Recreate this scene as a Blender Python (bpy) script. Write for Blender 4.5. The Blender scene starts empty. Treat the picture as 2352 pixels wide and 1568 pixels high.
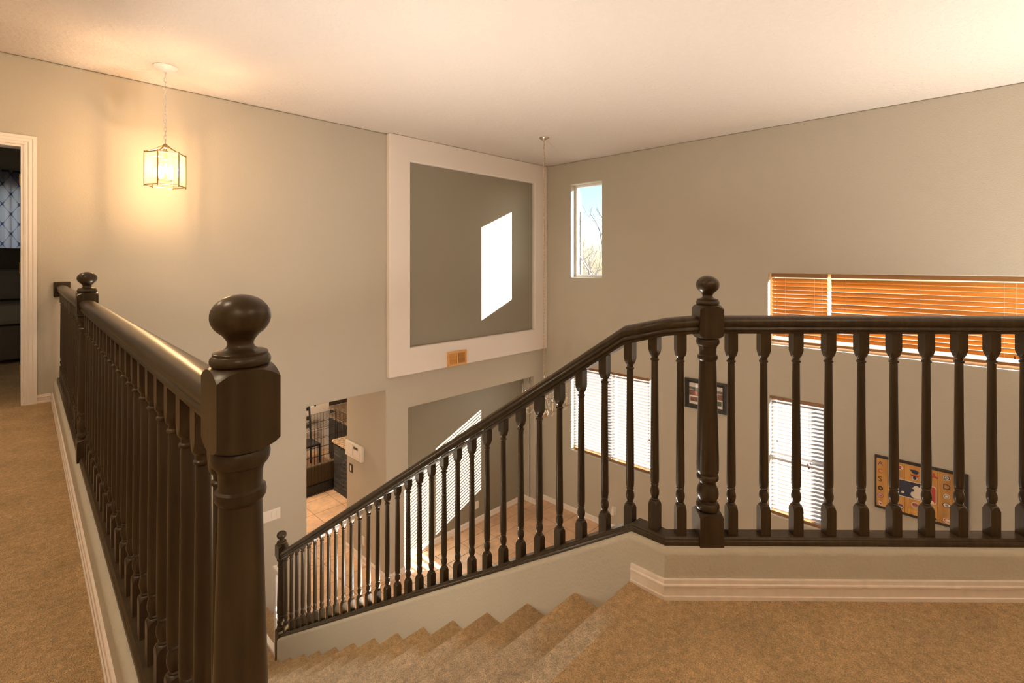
import bpy, bmesh, math, random
from mathutils import Vector, Matrix
random.seed(7)
S = bpy.context.scene
COL = S.collection

# ------------------------------------------------------------------ camera, sky, sun, exposure
CAM_Z = 1.12                      # eye height above the upper floor (z = 0)
AZ = math.radians(44.1757)        # viewing direction, measured from +X
cd = bpy.data.cameras.new('camera')
cd.sensor_width = 36.0
cd.lens = 36.0 * 1128.0 / 2352.0
cd.shift_y = -181.0 / 2352.0
cd.clip_start = 0.02
cam = bpy.data.objects.new('camera', cd)
COL.objects.link(cam)
cam.location = (0, 0, CAM_Z)
cam.rotation_euler = (math.pi / 2, 0, AZ - math.pi / 2)
S.camera = cam

SUN_DIR = Vector((-1.47, 1.0, -0.63)).normalized()
w = bpy.data.worlds.new('sky'); S.world = w
w.use_nodes = True
nt = w.node_tree
bg = nt.nodes['Background']
sky = nt.nodes.new('ShaderNodeTexSky')
sky.sky_type = 'NISHITA'
sky.sun_disc = False
sky.sun_elevation = math.radians(19.5)
sky.sun_rotation = math.atan2(1.47, -1.0)
sky.air_density = 1.0; sky.dust_density = 0.6; sky.ozone_density = 2.0
nt.links.new(sky.outputs[0], bg.inputs[0])
bg.inputs[1].default_value = 0.17

sl = bpy.data.lights.new('sun', 'SUN')
sl.energy = 32.0; sl.color = (1.0, 0.95, 0.87); sl.angle = math.radians(0.25)
so = bpy.data.objects.new('sun', sl); COL.objects.link(so)
so.rotation_euler = SUN_DIR.to_track_quat('-Z', 'Y').to_euler()
so.location = (20, -14, 10)

vs = S.view_settings
vs.view_transform = 'Standard'; vs.look = 'None'; vs.exposure = 0.68; vs.gamma = 1.0
vs.use_curve_mapping = False
try:
    S.cycles.use_denoising = True
    S.cycles.max_bounces = 14; S.cycles.diffuse_bounces = 6; S.cycles.glossy_bounces = 4
    S.cycles.transparent_max_bounces = 24; S.cycles.transmission_bounces = 8
    S.cycles.sample_clamp_indirect = 8.0
    S.cycles.caustics_reflective = False; S.cycles.caustics_refractive = False
except Exception:
    pass

HALL_LAMP_W = 34.0      # radiance of the ceiling domes
ADDED_WALL_W = 50.0
LANTERN_W = 36.0

# ------------------------------------------------------------------ dimensions (metres)
ZL = -2.905             # lower (tiled) floor
ZC = 2.743              # ceiling
YA = 5.44               # long wall with the alcoves
XB = 6.37               # window wall
RISE, RUN, Y0 = 0.1614, 0.2485, 0.915
KT = 0.162              # top of the low walls under the railings
FX, FY = math.cos(AZ), math.sin(AZ)
RX, RY = math.sin(AZ), -math.cos(AZ)

# ------------------------------------------------------------------ materials
def nodes_of(m):
    m.use_nodes = True
    t = m.node_tree
    return t, t.nodes['Principled BSDF']

def mat(name, col, rough=0.6, bump=None, var=None, metal=0.0, spec=0.5, coat=0.0, emit=None, estr=0.0, sheen=0.0, coords='Object'):
    """bump = (scale, strength, distance[, detail]); var = (scale, amount[, scale2, amount2]) multiplies colour by noise"""
    m = bpy.data.materials.new(name)
    t, b = nodes_of(m)
    b.inputs['Base Color'].default_value = (*col, 1)
    b.inputs['Roughness'].default_value = rough
    b.inputs['Metallic'].default_value = metal
    b.inputs['Specular IOR Level'].default_value = spec
    if coat:
        b.inputs['Coat Weight'].default_value = coat
        b.inputs['Coat Roughness'].default_value = 0.18
    if sheen:
        b.inputs['Sheen Weight'].default_value = sheen
        b.inputs['Sheen Roughness'].default_value = 0.5
    if emit:
        b.inputs['Emission Color'].default_value = (*emit, 1)
        b.inputs['Emission Strength'].default_value = estr
    tc = None
    def coord():
        nonlocal tc
        if tc is None:
            tc = t.nodes.new('ShaderNodeTexCoord') if coords == 'Object' else t.nodes.new('ShaderNodeNewGeometry')
        return tc.outputs['Object'] if coords == 'Object' else tc.outputs['Position']
    if var:
        last = None
        for k in range(0, len(var), 2):
            n = t.nodes.new('ShaderNodeTexNoise'); n.inputs['Scale'].default_value = var[k]
            n.inputs['Detail'].default_value = 3.0
            t.links.new(coord(), n.inputs['Vector'])
            r = t.nodes.new('ShaderNodeMapRange')
            r.inputs['From Min'].default_value = 0.3; r.inputs['From Max'].default_value = 0.7
            r.inputs['To Min'].default_value = 1 - var[k + 1]; r.inputs['To Max'].default_value = 1 + var[k + 1] * 0.7
            t.links.new(n.outputs['Fac'], r.inputs['Value'])
            if last is None:
                last = r.outputs['Result']
            else:
                mm = t.nodes.new('ShaderNodeMath'); mm.operation = 'MULTIPLY'
                t.links.new(last, mm.inputs[0]); t.links.new(r.outputs['Result'], mm.inputs[1]); last = mm.outputs[0]
        mx = t.nodes.new('ShaderNodeVectorMath'); mx.operation = 'SCALE'
        mx.inputs[0].default_value = col
        t.links.new(last, mx.inputs['Scale'])
        t.links.new(mx.outputs[0], b.inputs['Base Color'])
    if bump:
        n = t.nodes.new('ShaderNodeTexNoise'); n.inputs['Scale'].default_value = bump[0]
        n.inputs['Detail'].default_value = bump[3] if len(bump) > 3 else 2.0
        t.links.new(coord(), n.inputs['Vector'])
        bp = t.nodes.new('ShaderNodeBump')
        bp.inputs['Strength'].default_value = bump[1]; bp.inputs['Distance'].default_value = bump[2]
        t.links.new(n.outputs['Fac'], bp.inputs['Height'])
        t.links.new(bp.outputs['Normal'], b.inputs['Normal'])
    return m

def wood_mat(name, c1, c2, scale, rough, stretch=(1, 1, 0.06), coat=0.0, spec=0.5, translucent=0.0, objrand=0.0):
    m = bpy.data.materials.new(name)
    t, b = nodes_of(m)
    tc = t.nodes.new('ShaderNodeTexCoord')
    mp = t.nodes.new('ShaderNodeMapping'); mp.inputs['Scale'].default_value = stretch
    n = t.nodes.new('ShaderNodeTexNoise'); n.inputs['Scale'].default_value = scale; n.inputs['Detail'].default_value = 5
    cr = t.nodes.new('ShaderNodeValToRGB')
    cr.color_ramp.elements[0].position = 0.35; cr.color_ramp.elements[0].color = (*c1, 1)
    cr.color_ramp.elements[1].position = 0.65; cr.color_ramp.elements[1].color = (*c2, 1)
    t.links.new(tc.outputs['Object'], mp.inputs['Vector']); t.links.new(mp.outputs[0], n.inputs['Vector'])
    t.links.new(n.outputs['Fac'], cr.inputs['Fac'])
    out = cr.outputs['Color']
    if objrand:
        oi = t.nodes.new('ShaderNodeObjectInfo')
        r = t.nodes.new('ShaderNodeMapRange')
        r.inputs['To Min'].default_value = 1 - objrand; r.inputs['To Max'].default_value = 1 + objrand
        t.links.new(oi.outputs['Random'], r.inputs['Value'])
        vm = t.nodes.new('ShaderNodeVectorMath'); vm.operation = 'SCALE'
        t.links.new(out, vm.inputs[0]); t.links.new(r.outputs['Result'], vm.inputs['Scale'])
        out = vm.outputs[0]
    t.links.new(out, b.inputs['Base Color'])
    b.inputs['Roughness'].default_value = rough
    b.inputs['Specular IOR Level'].default_value = spec
    if coat:
        b.inputs['Coat Weight'].default_value = coat; b.inputs['Coat Roughness'].default_value = 0.22
    if translucent:
        tr = t.nodes.new('ShaderNodeBsdfTranslucent')
        t.links.new(out, tr.inputs['Color'])
        mix = t.nodes.new('ShaderNodeMixShader'); mix.inputs[0].default_value = translucent
        t.links.new(b.outputs[0], mix.inputs[1]); t.links.new(tr.outputs[0], mix.inputs[2])
        t.links.new(mix.outputs[0], t.nodes['Material Output'].inputs['Surface'])
    return m

def glass_mat(name, tint=(1, 1, 1), gloss=0.06, rough=0.02, milky=0.0):
    m = bpy.data.materials.new(name); m.use_nodes = True
    t = m.node_tree; t.nodes.clear()
    o = t.nodes.new('ShaderNodeOutputMaterial')
    tr = t.nodes.new('ShaderNodeBsdfTransparent'); tr.inputs[0].default_value = (*tint, 1)
    gl = t.nodes.new('ShaderNodeBsdfGlossy'); gl.inputs['Roughness'].default_value = rough
    mix = t.nodes.new('ShaderNodeMixShader'); mix.inputs[0].default_value = gloss
    t.links.new(tr.outputs[0], mix.inputs[1]); t.links.new(gl.outputs[0], mix.inputs[2])
    last = mix.outputs[0]
    if milky:
        d = t.nodes.new('ShaderNodeBsdfTranslucent'); d.inputs[0].default_value = (0.95, 0.85, 0.7, 1)
        m2 = t.nodes.new('ShaderNodeMixShader'); m2.inputs[0].default_value = milky
        t.links.new(last, m2.inputs[1]); t.links.new(d.outputs[0], m2.inputs[2]); last = m2.outputs[0]
    t.links.new(last, o.inputs['Surface'])
    return m

def carpet_mat(name, col, worn=None):
    m = bpy.data.materials.new(name)
    t, b = nodes_of(m)
    g = t.nodes.new('ShaderNodeNewGeometry')
    def noise(scale, detail=2.0):
        n = t.nodes.new('ShaderNodeTexNoise'); n.inputs['Scale'].default_value = scale; n.inputs['Detail'].default_value = detail
        t.links.new(g.outputs['Position'], n.inputs['Vector']); return n.outputs['Fac']
    def rng(v, a, bb, lo=0.3, hi=0.7):
        r = t.nodes.new('ShaderNodeMapRange'); r.inputs['From Min'].default_value = lo; r.inputs['From Max'].default_value = hi
        r.inputs['To Min'].default_value = a; r.inputs['To Max'].default_value = bb
        t.links.new(v, r.inputs['Value']); return r.outputs['Result']
    def mul(a, bb):
        x = t.nodes.new('ShaderNodeMath'); x.operation = 'MULTIPLY'
        t.links.new(a, x.inputs[0]); t.links.new(bb, x.inputs[1]); return x.outputs[0]
    # tufts: voronoi cells on slightly jittered coordinates
    jit = t.nodes.new('ShaderNodeTexNoise'); jit.inputs['Scale'].default_value = 60; t.links.new(g.outputs['Position'], jit.inputs['Vector'])
    js = t.nodes.new('ShaderNodeVectorMath'); js.operation = 'MULTIPLY_ADD'; js.inputs[1].default_value = (0.012, 0.012, 0.012)
    t.links.new(jit.outputs['Color'], js.inputs[0]); t.links.new(g.outputs['Position'], js.inputs[2])
    vo = t.nodes.new('ShaderNodeTexVoronoi'); vo.inputs['Scale'].default_value = 270; t.links.new(js.outputs[0], vo.inputs['Vector'])
    inv = t.nodes.new('ShaderNodeMath'); inv.operation = 'SUBTRACT'; inv.inputs[0].default_value = 0.8; t.links.new(vo.outputs['Distance'], inv.inputs[1])
    fine = inv.outputs[0]; mid = noise(45, 3.0); big = noise(5.0, 3.0)
    k = mul(mul(rng(fine, 0.66, 1.12, 0.05, 0.6), rng(mid, 0.78, 1.14)), rng(big, 0.82, 1.10))
    sc = t.nodes.new('ShaderNodeVectorMath'); sc.operation = 'SCALE'; sc.inputs[0].default_value = col
    if worn:      # paler, flattened pile on the walking line, golden and fresh towards the outer wall
        sp = t.nodes.new('ShaderNodeSeparateXYZ'); t.links.new(g.outputs['Position'], sp.inputs[0])
        wn = noise(7.0, 2.0); ad = t.nodes.new('ShaderNodeMath'); ad.operation = 'MULTIPLY_ADD'; ad.inputs[1].default_value = 0.30
        t.links.new(wn, ad.inputs[0]); t.links.new(sp.outputs['X'], ad.inputs[2])
        f = rng(ad.outputs[0], 1.0, 0.0, 1.38, 1.50)
        mxc = t.nodes.new('ShaderNodeMix'); mxc.data_type = 'RGBA'; t.links.new(f, mxc.inputs[0])
        mxc.inputs[6].default_value = (*col, 1); mxc.inputs[7].default_value = (*worn, 1)
        t.links.new(mxc.outputs[2], sc.inputs[0])
    t.links.new(k, sc.inputs['Scale']); t.links.new(sc.outputs[0], b.inputs['Base Color'])
    b.inputs['Roughness'].default_value = 1.0; b.inputs['Specular IOR Level'].default_value = 0.05
    b.inputs['Sheen Weight'].default_value = 0.25; b.inputs['Sheen Roughness'].default_value = 0.6
    b.inputs['Sheen Tint'].default_value = (1.0, 0.85, 0.65, 1)
    add = t.nodes.new('ShaderNodeMath'); add.operation = 'MULTIPLY_ADD'; add.inputs[1].default_value = 0.6
    t.links.new(mid, add.inputs[0]); t.links.new(fine, add.inputs[2])
    bp = t.nodes.new('ShaderNodeBump'); bp.inputs['Strength'].default_value = 1.0; bp.inputs['Distance'].default_value = 0.008
    t.links.new(add.outputs[0], bp.inputs['Height']); t.links.new(bp.outputs['Normal'], b.inputs['Normal'])
    return m

def ceiling_mat():
    m = bpy.data.materials.new('knockdown_ceiling')
    t, b = nodes_of(m)
    b.inputs['Base Color'].default_value = (0.62, 0.562, 0.505, 1); b.inputs['Roughness'].default_value = 0.9
    g = t.nodes.new('ShaderNodeNewGeometry')
    n = t.nodes.new('ShaderNodeTexNoise'); n.inputs['Scale'].default_value = 26; n.inputs['Detail'].default_value = 4; n.inputs['Roughness'].default_value = 0.6
    t.links.new(g.outputs['Position'], n.inputs['Vector'])
    cr = t.nodes.new('ShaderNodeValToRGB'); cr.color_ramp.elements[0].position = 0.42; cr.color_ramp.elements[1].position = 0.6
    t.links.new(n.outputs['Fac'], cr.inputs['Fac'])
    bp = t.nodes.new('ShaderNodeBump'); bp.inputs['Strength'].default_value = 0.5; bp.inputs['Distance'].default_value = 0.007
    t.links.new(cr.outputs['Color'], bp.inputs['Height']); t.links.new(bp.outputs['Normal'], b.inputs['Normal'])
    return m

M = {}
M['wall'] = mat('greige_wall_paint', (0.49, 0.45, 0.372), 0.75, bump=(95, 0.5, 0.004), coords='Geo')
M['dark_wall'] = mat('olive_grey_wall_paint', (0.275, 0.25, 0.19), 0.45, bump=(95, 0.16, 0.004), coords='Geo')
M['cream'] = mat('cream_panel_paint', (0.80, 0.73, 0.67), 0.6, bump=(95, 0.12, 0.003), coords='Geo')
M['trim'] = mat('white_trim_paint', (0.82, 0.76, 0.70), 0.4)
M['trim_worn'] = mat('worn_white_trim_paint', (0.80, 0.71, 0.64), 0.4, var=(30, 0.06), coords='Geo')
M['ceiling'] = ceiling_mat()
M['carpet'] = carpet_mat('tan_carpet_pile', (0.80, 0.535, 0.27))
M['stair_carpet'] = carpet_mat('worn_tan_stair_carpet', (0.76, 0.51, 0.26), (0.90, 0.71, 0.50))
M['wood'] = wood_mat('espresso_stained_wood', (0.036, 0.0240, 0.0125), (0.055, 0.0375, 0.0205), 60, 0.30, (1, 1, 0.05), spec=0.24)
M['vinyl'] = mat('white_vinyl', (0.85, 0.86, 0.86), 0.35)
M['glass'] = glass_mat('window_glass')
M['slat'] = None
M['white_plastic'] = mat('white_plastic', (0.80, 0.75, 0.68), 0.4)
M['black_plastic'] = mat('black_plastic', (0.02, 0.02, 0.02), 0.4)
M['tile'] = mat('terracotta_beige_floor_tile', (0.70, 0.46, 0.295), 0.28, var=(3.5, 0.16, 14, 0.08), bump=(6, 0.03, 0.01), coords='Geo')
M['grout'] = mat('brown_grout', (0.20, 0.125, 0.08), 0.9)
M['nickel'] = mat('brushed_nickel', (0.62, 0.53, 0.43), 0.28, metal=1.0)
M['brass'] = mat('antique_brass', (0.42, 0.33, 0.20), 0.35, metal=1.0)
M['canopy_white'] = mat('white_enamel', (0.82, 0.76, 0.70), 0.4)
M['oak'] = wood_mat('golden_oak', (0.62, 0.30, 0.075), (0.78, 0.42, 0.13), 30, 0.4, (0.06, 1, 1))
M['orange_slat'] = wood_mat('honey_wood_slat', (0.42, 0.185, 0.036), (0.56, 0.28, 0.065), 26, 0.45, (1, 0.05, 1), translucent=0.22, objrand=0.12)
M['brown_rail'] = wood_mat('brown_blind_rail', (0.26, 0.12, 0.04), (0.36, 0.18, 0.06), 26, 0.45, (1, 0.05, 1))
m = bpy.data.materials.new('white_blind_slat'); t, b = nodes_of(m)
b.inputs['Base Color'].default_value = (0.62, 0.58, 0.56, 1); b.inputs['Roughness'].default_value = 0.45
tr = t.nodes.new('ShaderNodeBsdfTranslucent'); tr.inputs[0].default_value = (0.55, 0.50, 0.48, 1)
mix = t.nodes.new('ShaderNodeMixShader'); mix.inputs[0].default_value = 0.30
t.links.new(b.outputs[0], mix.inputs[1]); t.links.new(tr.outputs[0], mix.inputs[2])
t.links.new(mix.outputs[0], t.nodes['Material Output'].inputs['Surface'])
M['slat'] = m
M['cord'] = mat('pale_cord', (0.8, 0.72, 0.62), 0.8)
M['bead'] = mat('dark_red_bead', (0.16, 0.03, 0.02), 0.4)
M['black'] = mat('black_frame_lacquer', (0.022, 0.020, 0.018), 0.35)
M['clear'] = glass_mat('clear_lamp_glass', (0.97, 0.93, 0.86), 0.10, 0.03, milky=0.05)
M['cup'] = glass_mat('chandelier_glass', (0.97, 0.96, 0.95), 0.16, 0.04)

# ------------------------------------------------------------------ mesh helpers
class MB:
    def __init__(self): self.v = []; self.f = []; self.mi = []
    def add(self, vs, fs, mi=0):
        o = len(self.v); self.v += [tuple(p) for p in vs]
        for q in fs:
            self.f.append(tuple(i + o for i in q)); self.mi.append(mi)
        return self
    def box(self, x0, x1, y0, y1, z0, z1, mi=0):
        vs = [(x, y, z) for z in (z0, z1) for y in (y0, y1) for x in (x0, x1)]
        return self.add(vs, [(0, 2, 3, 1), (4, 5, 7, 6), (0, 1, 5, 4), (2, 6, 7, 3), (0, 4, 6, 2), (1, 3, 7, 5)], mi)
    def lathe(self, prof, n=24, c=(0, 0, 0), cap=True):
        vs = []; fs = []
        for r, z in prof:
            for k in range(n):
                a = 2 * math.pi * k / n
                vs.append((c[0] + r * math.cos(a), c[1] + r * math.sin(a), c[2] + z))
        for i in range(len(prof) - 1):
            for k in range(n):
                k2 = (k + 1) % n
                fs.append((i * n + k, i * n + k2, (i + 1) * n + k2, (i + 1) * n + k))
        if cap:
            fs.append(tuple(range(n))[::-1]); fs.append(tuple(range((len(prof) - 1) * n, len(prof) * n)))
        return self.add(vs, fs)
    def turned(self, prof, hw, n=40):
        """square stock of half width hw turned on a lathe; radii beyond 2*hw mark square ends, and the curved
        shoulders where the turning meets the flat faces get a ring of their own"""
        sq = []
        for k in range(n):
            a = 2 * math.pi * k / n; sq.append(hw / max(abs(math.cos(a)), abs(math.sin(a))))
        rings = []
        def zat(arc, r):
            for (r0, z0), (r1, z1) in zip(arc, arc[1:]):
                if min(r0, r1) - 1e-9 <= r <= max(r0, r1) + 1e-9: return z0 + (z1 - z0) * (r - r0) / (r1 - r0)
            return arc[0][1] if abs(arc[0][0] - r) < abs(arc[-1][0] - r) else arc[-1][1]
        i = 0; N = len(prof); B = 2 * hw; E = 0.905 * hw; m = 5
        while i < N:
            r, z = prof[i]
            if r >= B:
                rings.append([(sq[k], z) for k in range(n)])
                if i + 1 < N and prof[i + 1][0] < B:
                    arc = []; i += 1
                    while prof[i][0] > E: arc.append(prof[i]); i += 1
                    arc.append(prof[i]); re = prof[i][0]
                    for q in range(m + 1): rings.append([((sq[k] + (re - sq[k]) * q / m), zat(arc, sq[k] + (re - sq[k]) * q / m)) for k in range(n)])
                i += 1; continue
            if r <= E and i + 1 < N and prof[i + 1][0] > E and any(p[0] >= B for p in prof[i:i + 14]) and prof[i + 1][0] >= r:
                arc = [prof[i]]; q_ = i + 1
                while q_ < N and prof[q_][0] < B: arc.append(prof[q_]); q_ += 1
                if all(a[0] <= b[0] + 1e-9 for a, b in zip(arc, arc[1:])) and arc[-1][0] > hw * 1.38:
                    for q in range(m + 1): rings.append([(r + (sq[k] - r) * q / m, zat(arc, r + (sq[k] - r) * q / m)) for k in range(n)])
                    i = q_; continue
            rings.append([(r, z)] * n); i += 1
        vs = []; fs = []
        for ring in rings:
            for k, (r, z) in enumerate(ring):
                a = 2 * math.pi * k / n; vs.append((r * math.cos(a), r * math.sin(a), z))
        for i in range(len(rings) - 1):
            for k in range(n):
                k2 = (k + 1) % n
                fs.append((i * n + k, i * n + k2, (i + 1) * n + k2, (i + 1) * n + k))
        fs.append(tuple(range(n))[::-1]); fs.append(tuple(range((len(rings) - 1) * n, len(rings) * n)))
        return self.add(vs, fs)
    def tube(self, pts, r, n=8, closed=False):
        pts = [Vector(p) for p in pts]; N = len(pts); vs = []; fs = []
        up = None
        for i, p in enumerate(pts):
            if closed: d = pts[(i + 1) % N] - pts[i - 1]
            else: d = pts[min(i + 1, N - 1)] - pts[max(i - 1, 0)]
            d.normalize()
            if up is None:
                up = Vector((0, 0, 1)) if abs(d.z) < 0.9 else Vector((1, 0, 0))
            s = d.cross(up); s.normalize(); up = s.cross(d); up.normalize()
            rr = r[i] if isinstance(r, (list, tuple)) else r
            for k in range(n):
                a = 2 * math.pi * k / n
                vs.append(p + s * (rr * math.cos(a)) + up * (rr * math.sin(a)))
        for i in range(N if closed else N - 1):
            j = (i + 1) % N
            for k in range(n):
                k2 = (k + 1) % n
                fs.append((i * n + k, i * n + k2, j * n + k2, j * n + k))
        if not closed:
            fs.append(tuple(range(n))[::-1]); fs.append(tuple(range((N - 1) * n, N * n)))
        return self.add(vs, fs)
    def prism(self, poly, z0, z1):
        n = len(poly)
        vs = [(x, y, z0) for x, y in poly] + [(x, y, z1) for x, y in poly]
        fs = [tuple(range(n))[::-1], tuple(range(n, 2 * n))] + [(i, (i + 1) % n, n + (i + 1) % n, n + i) for i in range(n)]
        return self.add(vs, fs)
    def sweep(self, path, prof, zs=None):
        """prof: closed polygon of (w, z) or (w, z, True) with absolute z; w to the right of travel; mitred in plan"""
        N = len(path); n = len(prof); vs = []; fs = []
        dirs = []
        for i in range(N - 1):
            d = Vector((path[i + 1][0] - path[i][0], path[i + 1][1] - path[i][1])); d.normalize(); dirs.append(d)
        for i, p in enumerate(path):
            n1 = dirs[max(i - 1, 0)]; n2 = dirs[min(i, N - 2)]
            a = Vector((n1.y, -n1.x)); bb = Vector((n2.y, -n2.x))
            mn = (a + bb) / (1 + a.dot(bb))
            sc = zs[i] if zs else 1.0
            for q in prof:
                z = q[1] if len(q) > 2 else p[2] + q[1] * sc
                vs.append((p[0] + mn.x * q[0], p[1] + mn.y * q[0], z))
        for i in range(N - 1):
            for k in range(n):
                k2 = (k + 1) % n
                fs.append((i * n + k, i * n + k2, (i + 1) * n + k2, (i + 1) * n + k))
        fs.append(tuple(range(n))[::-1]); fs.append(tuple(range((N - 1) * n, N * n)))
        return self.add(vs, fs)
    def mesh(self, name, mats, smooth=None):
        me = bpy.data.meshes.new(name)
        me.from_pydata(self.v, [], self.f)
        if not isinstance(mats, (list, tuple)): mats = [mats]
        for q in mats: me.materials.append(q)
        for p, mi in zip(me.polygons, self.mi): p.material_index = mi
        bm = bmesh.new(); bm.from_mesh(me)
        bmesh.ops.recalc_face_normals(bm, faces=bm.faces[:])
        bm.to_mesh(me); bm.free()
        if smooth is not None:
            for p in me.polygons: p.use_smooth = True
            me.set_sharp_from_angle(angle=math.radians(smooth))
        me.update()
        return me

def ob(name, data, parent=None, loc=(0, 0, 0), rot=(0, 0, 0)):
    o = bpy.data.objects.new(name, data); COL.objects.link(o)
    o.location = loc; o.rotation_euler = rot
    if parent is not None: o.parent = parent
    return o

def build(name, mb, mats, parent=None, loc=(0, 0, 0), rot=(0, 0, 0), smooth=None, bevel=None, seg=2):
    o = ob(name, mb.mesh(name, mats, smooth), parent, loc, rot)
    if bevel:
        bv = o.modifiers.new('bevel', 'BEVEL'); bv.width = bevel; bv.segments = seg; bv.limit_method = 'ANGLE'; bv.angle_limit = math.radians(40)
        bv.harden_normals = False
    return o

def tag(o, label, cat=None, group=None, kind=None):
    o['label'] = label
    if cat: o['category'] = cat
    if group: o['group'] = group
    if kind: o['kind'] = kind
    return o

def struct(o, label, cat='wall'):
    return tag(o, label, cat, kind='structure')

def thing(name, label, cat, loc=(0, 0, 0), rotz=0, group=None):
    o = ob(name, None, None, loc, (0, 0, rotz)); o.empty_display_size = 0.1
    return tag(o, label, cat, group)

def box(name, x0, x1, y0, y1, z0, z1, m, parent=None, bevel=None, smooth=None):
    """box with its origin at its base centre"""
    c = ((x0 + x1) / 2, (y0 + y1) / 2, z0)
    mb = MB().box(x0 - c[0], x1 - c[0], y0 - c[1], y1 - c[1], 0, z1 - z0)
    o = build(name, mb, m, parent, c, bevel=bevel, smooth=smooth)
    return o

def wall_holes(name, axis, front, back, a0, a1, z0, z1, holes, m, bevel=0.0, parent=None):
    """manifold wall slab in the plane axis ('y': constant y, runs in x; 'x': constant x, runs in y) with rectangular holes"""
    As = sorted({a0, a1, *[h[0] for h in holes], *[h[1] for h in holes]})
    Zs = sorted({z0, z1, *[h[2] for h in holes], *[h[3] for h in holes]})
    As = [a for a in As if a0 <= a <= a1]; Zs = [z for z in Zs if z0 <= z <= z1]
    na, nz = len(As), len(Zs)
    def solid(i, j):
        if i < 0 or j < 0 or i >= na - 1 or j >= nz - 1: return False
        ca, cz = (As[i] + As[i + 1]) / 2, (Zs[j] + Zs[j + 1]) / 2
        return not any(h[0] < ca < h[1] and h[2] < cz < h[3] for h in holes)
    def pt(i, j, d):
        return (As[i], d, Zs[j]) if axis == 'y' else (d, As[i], Zs[j])
    vs = []; 
    for d in (front, back):
        for j in range(nz):
            for i in range(na): vs.append(pt(i, j, d))
    I = lambda i, j, s: s * na * nz + j * na + i
    fs = []
    for i in range(na - 1):
        for j in range(nz - 1):
            if not solid(i, j): continue
            for s in (0, 1): fs.append((I(i, j, s), I(i + 1, j, s), I(i + 1, j + 1, s), I(i, j + 1, s)))
            if not solid(i - 1, j): fs.append((I(i, j, 0), I(i, j + 1, 0), I(i, j + 1, 1), I(i, j, 1)))
            if not solid(i + 1, j): fs.append((I(i + 1, j, 0), I(i + 1, j + 1, 0), I(i + 1, j + 1, 1), I(i + 1, j, 1)))
            if not solid(i, j - 1): fs.append((I(i, j, 0), I(i + 1, j, 0), I(i + 1, j, 1), I(i, j, 1)))
            if not solid(i, j + 1): fs.append((I(i, j + 1, 0), I(i + 1, j + 1, 0), I(i + 1, j + 1, 1), I(i, j + 1, 1)))
    used = sorted({k for f in fs for k in f}); rm = {k: n for n, k in enumerate(used)}
    mb = MB(); mb.add([vs[k] for k in used], [tuple(rm[k] for k in f) for f in fs])
    o = build(name, mb, m, parent, bevel=bevel or None, seg=3)
    return o

# ================================================================== ROOM SHELL
# --- long wall with doorway above, kitchen opening and alcove below
DOOR = (-0.715, 0.095, 0.0, 2.045)
OPEN = (2.327, 3.33, ZL - 0.1, -0.487)
ALC = (3.66, 6.14, ZL - 0.1, -0.778)
o = wall_holes('wall_left', 'y', YA, YA + 0.13, -1.42, XB + 0.2, ZL - 0.1, ZC, [DOOR, OPEN, ALC], M['wall'], bevel=0.018)
struct(o, 'long greige wall with the upstairs doorway, kitchen opening and low alcove')
# alcove shell
mb = MB()
mb.box(ALC[0] - 0.1, ALC[0], YA + 0.10, 5.79, ZL, ALC[3] + 0.1)
mb.box(ALC[1], ALC[1] + 0.1, YA + 0.10, 5.79, ZL, ALC[3] + 0.1)
mb.box(ALC[0], ALC[1], YA + 0.10, 5.79, ALC[3], ALC[3] + 0.1)
struct(build('wall_alcove_side', mb, M['wall']), 'greige returns at the sides and top of the low alcove')
struct(box('wall_alcove', ALC[0] - 0.06, ALC[1] + 0.06, 5.69, 5.79, ZL, ALC[3], M['dark_wall']), 'olive grey back wall of the low alcove')
# projecting cream surround on the upper wall, with its olive inset
PF = 5.36
o = wall_holes('wall_niche_surround', 'y', PF, YA - 0.0005, 3.325, XB - 0.001, -0.325, ZC - 0.001, [(3.635, 6.055, 0.020, 2.425)], M['cream'], bevel=0.012)
struct(o, 'cream square surround projecting around the olive inset near the ceiling')
struct(box('wall_niche', 3.636, 6.054, 5.415, YA - 0.001, 0.021, 2.424, M['dark_wall']), 'olive grey square inset panel framed by the cream surround')

# --- window wall
W1 = (4.269, 4.862, 0.886, 2.378)
W2 = (3.392, 4.862, -1.905, -0.535)
W3 = (1.320, 1.890, -1.880, -0.470)
W4 = (-0.93, 1.905, 0.142, 0.992)
WT = 0.20
o = wall_holes('wall_right', 'x', XB, XB + WT, -2.4, YA + 0.4, ZL - 0.1, ZC, [W1, W2, W3, W4], M['wall'], bevel=0.014)
struct(o, 'tall greige wall with four windows facing the stairwell')
# --- walls out of the picture
struct(box('wall_back', -1.42, XB, -2.32, -2.2, ZL - 0.1, ZC, M['wall']), 'greige wall behind the landing')
struct(box('wall_hall', -1.42, -1.3, -2.2, YA, -0.3, ZC, M['wall']), 'greige wall along the hallway opposite the railing')
struct(box('ceiling', -3.2, XB + 0.6, -2.6, 12.2, ZC, ZC + 0.15, M['ceiling']), 'cream knockdown-textured flat ceiling', 'ceiling')

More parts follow.
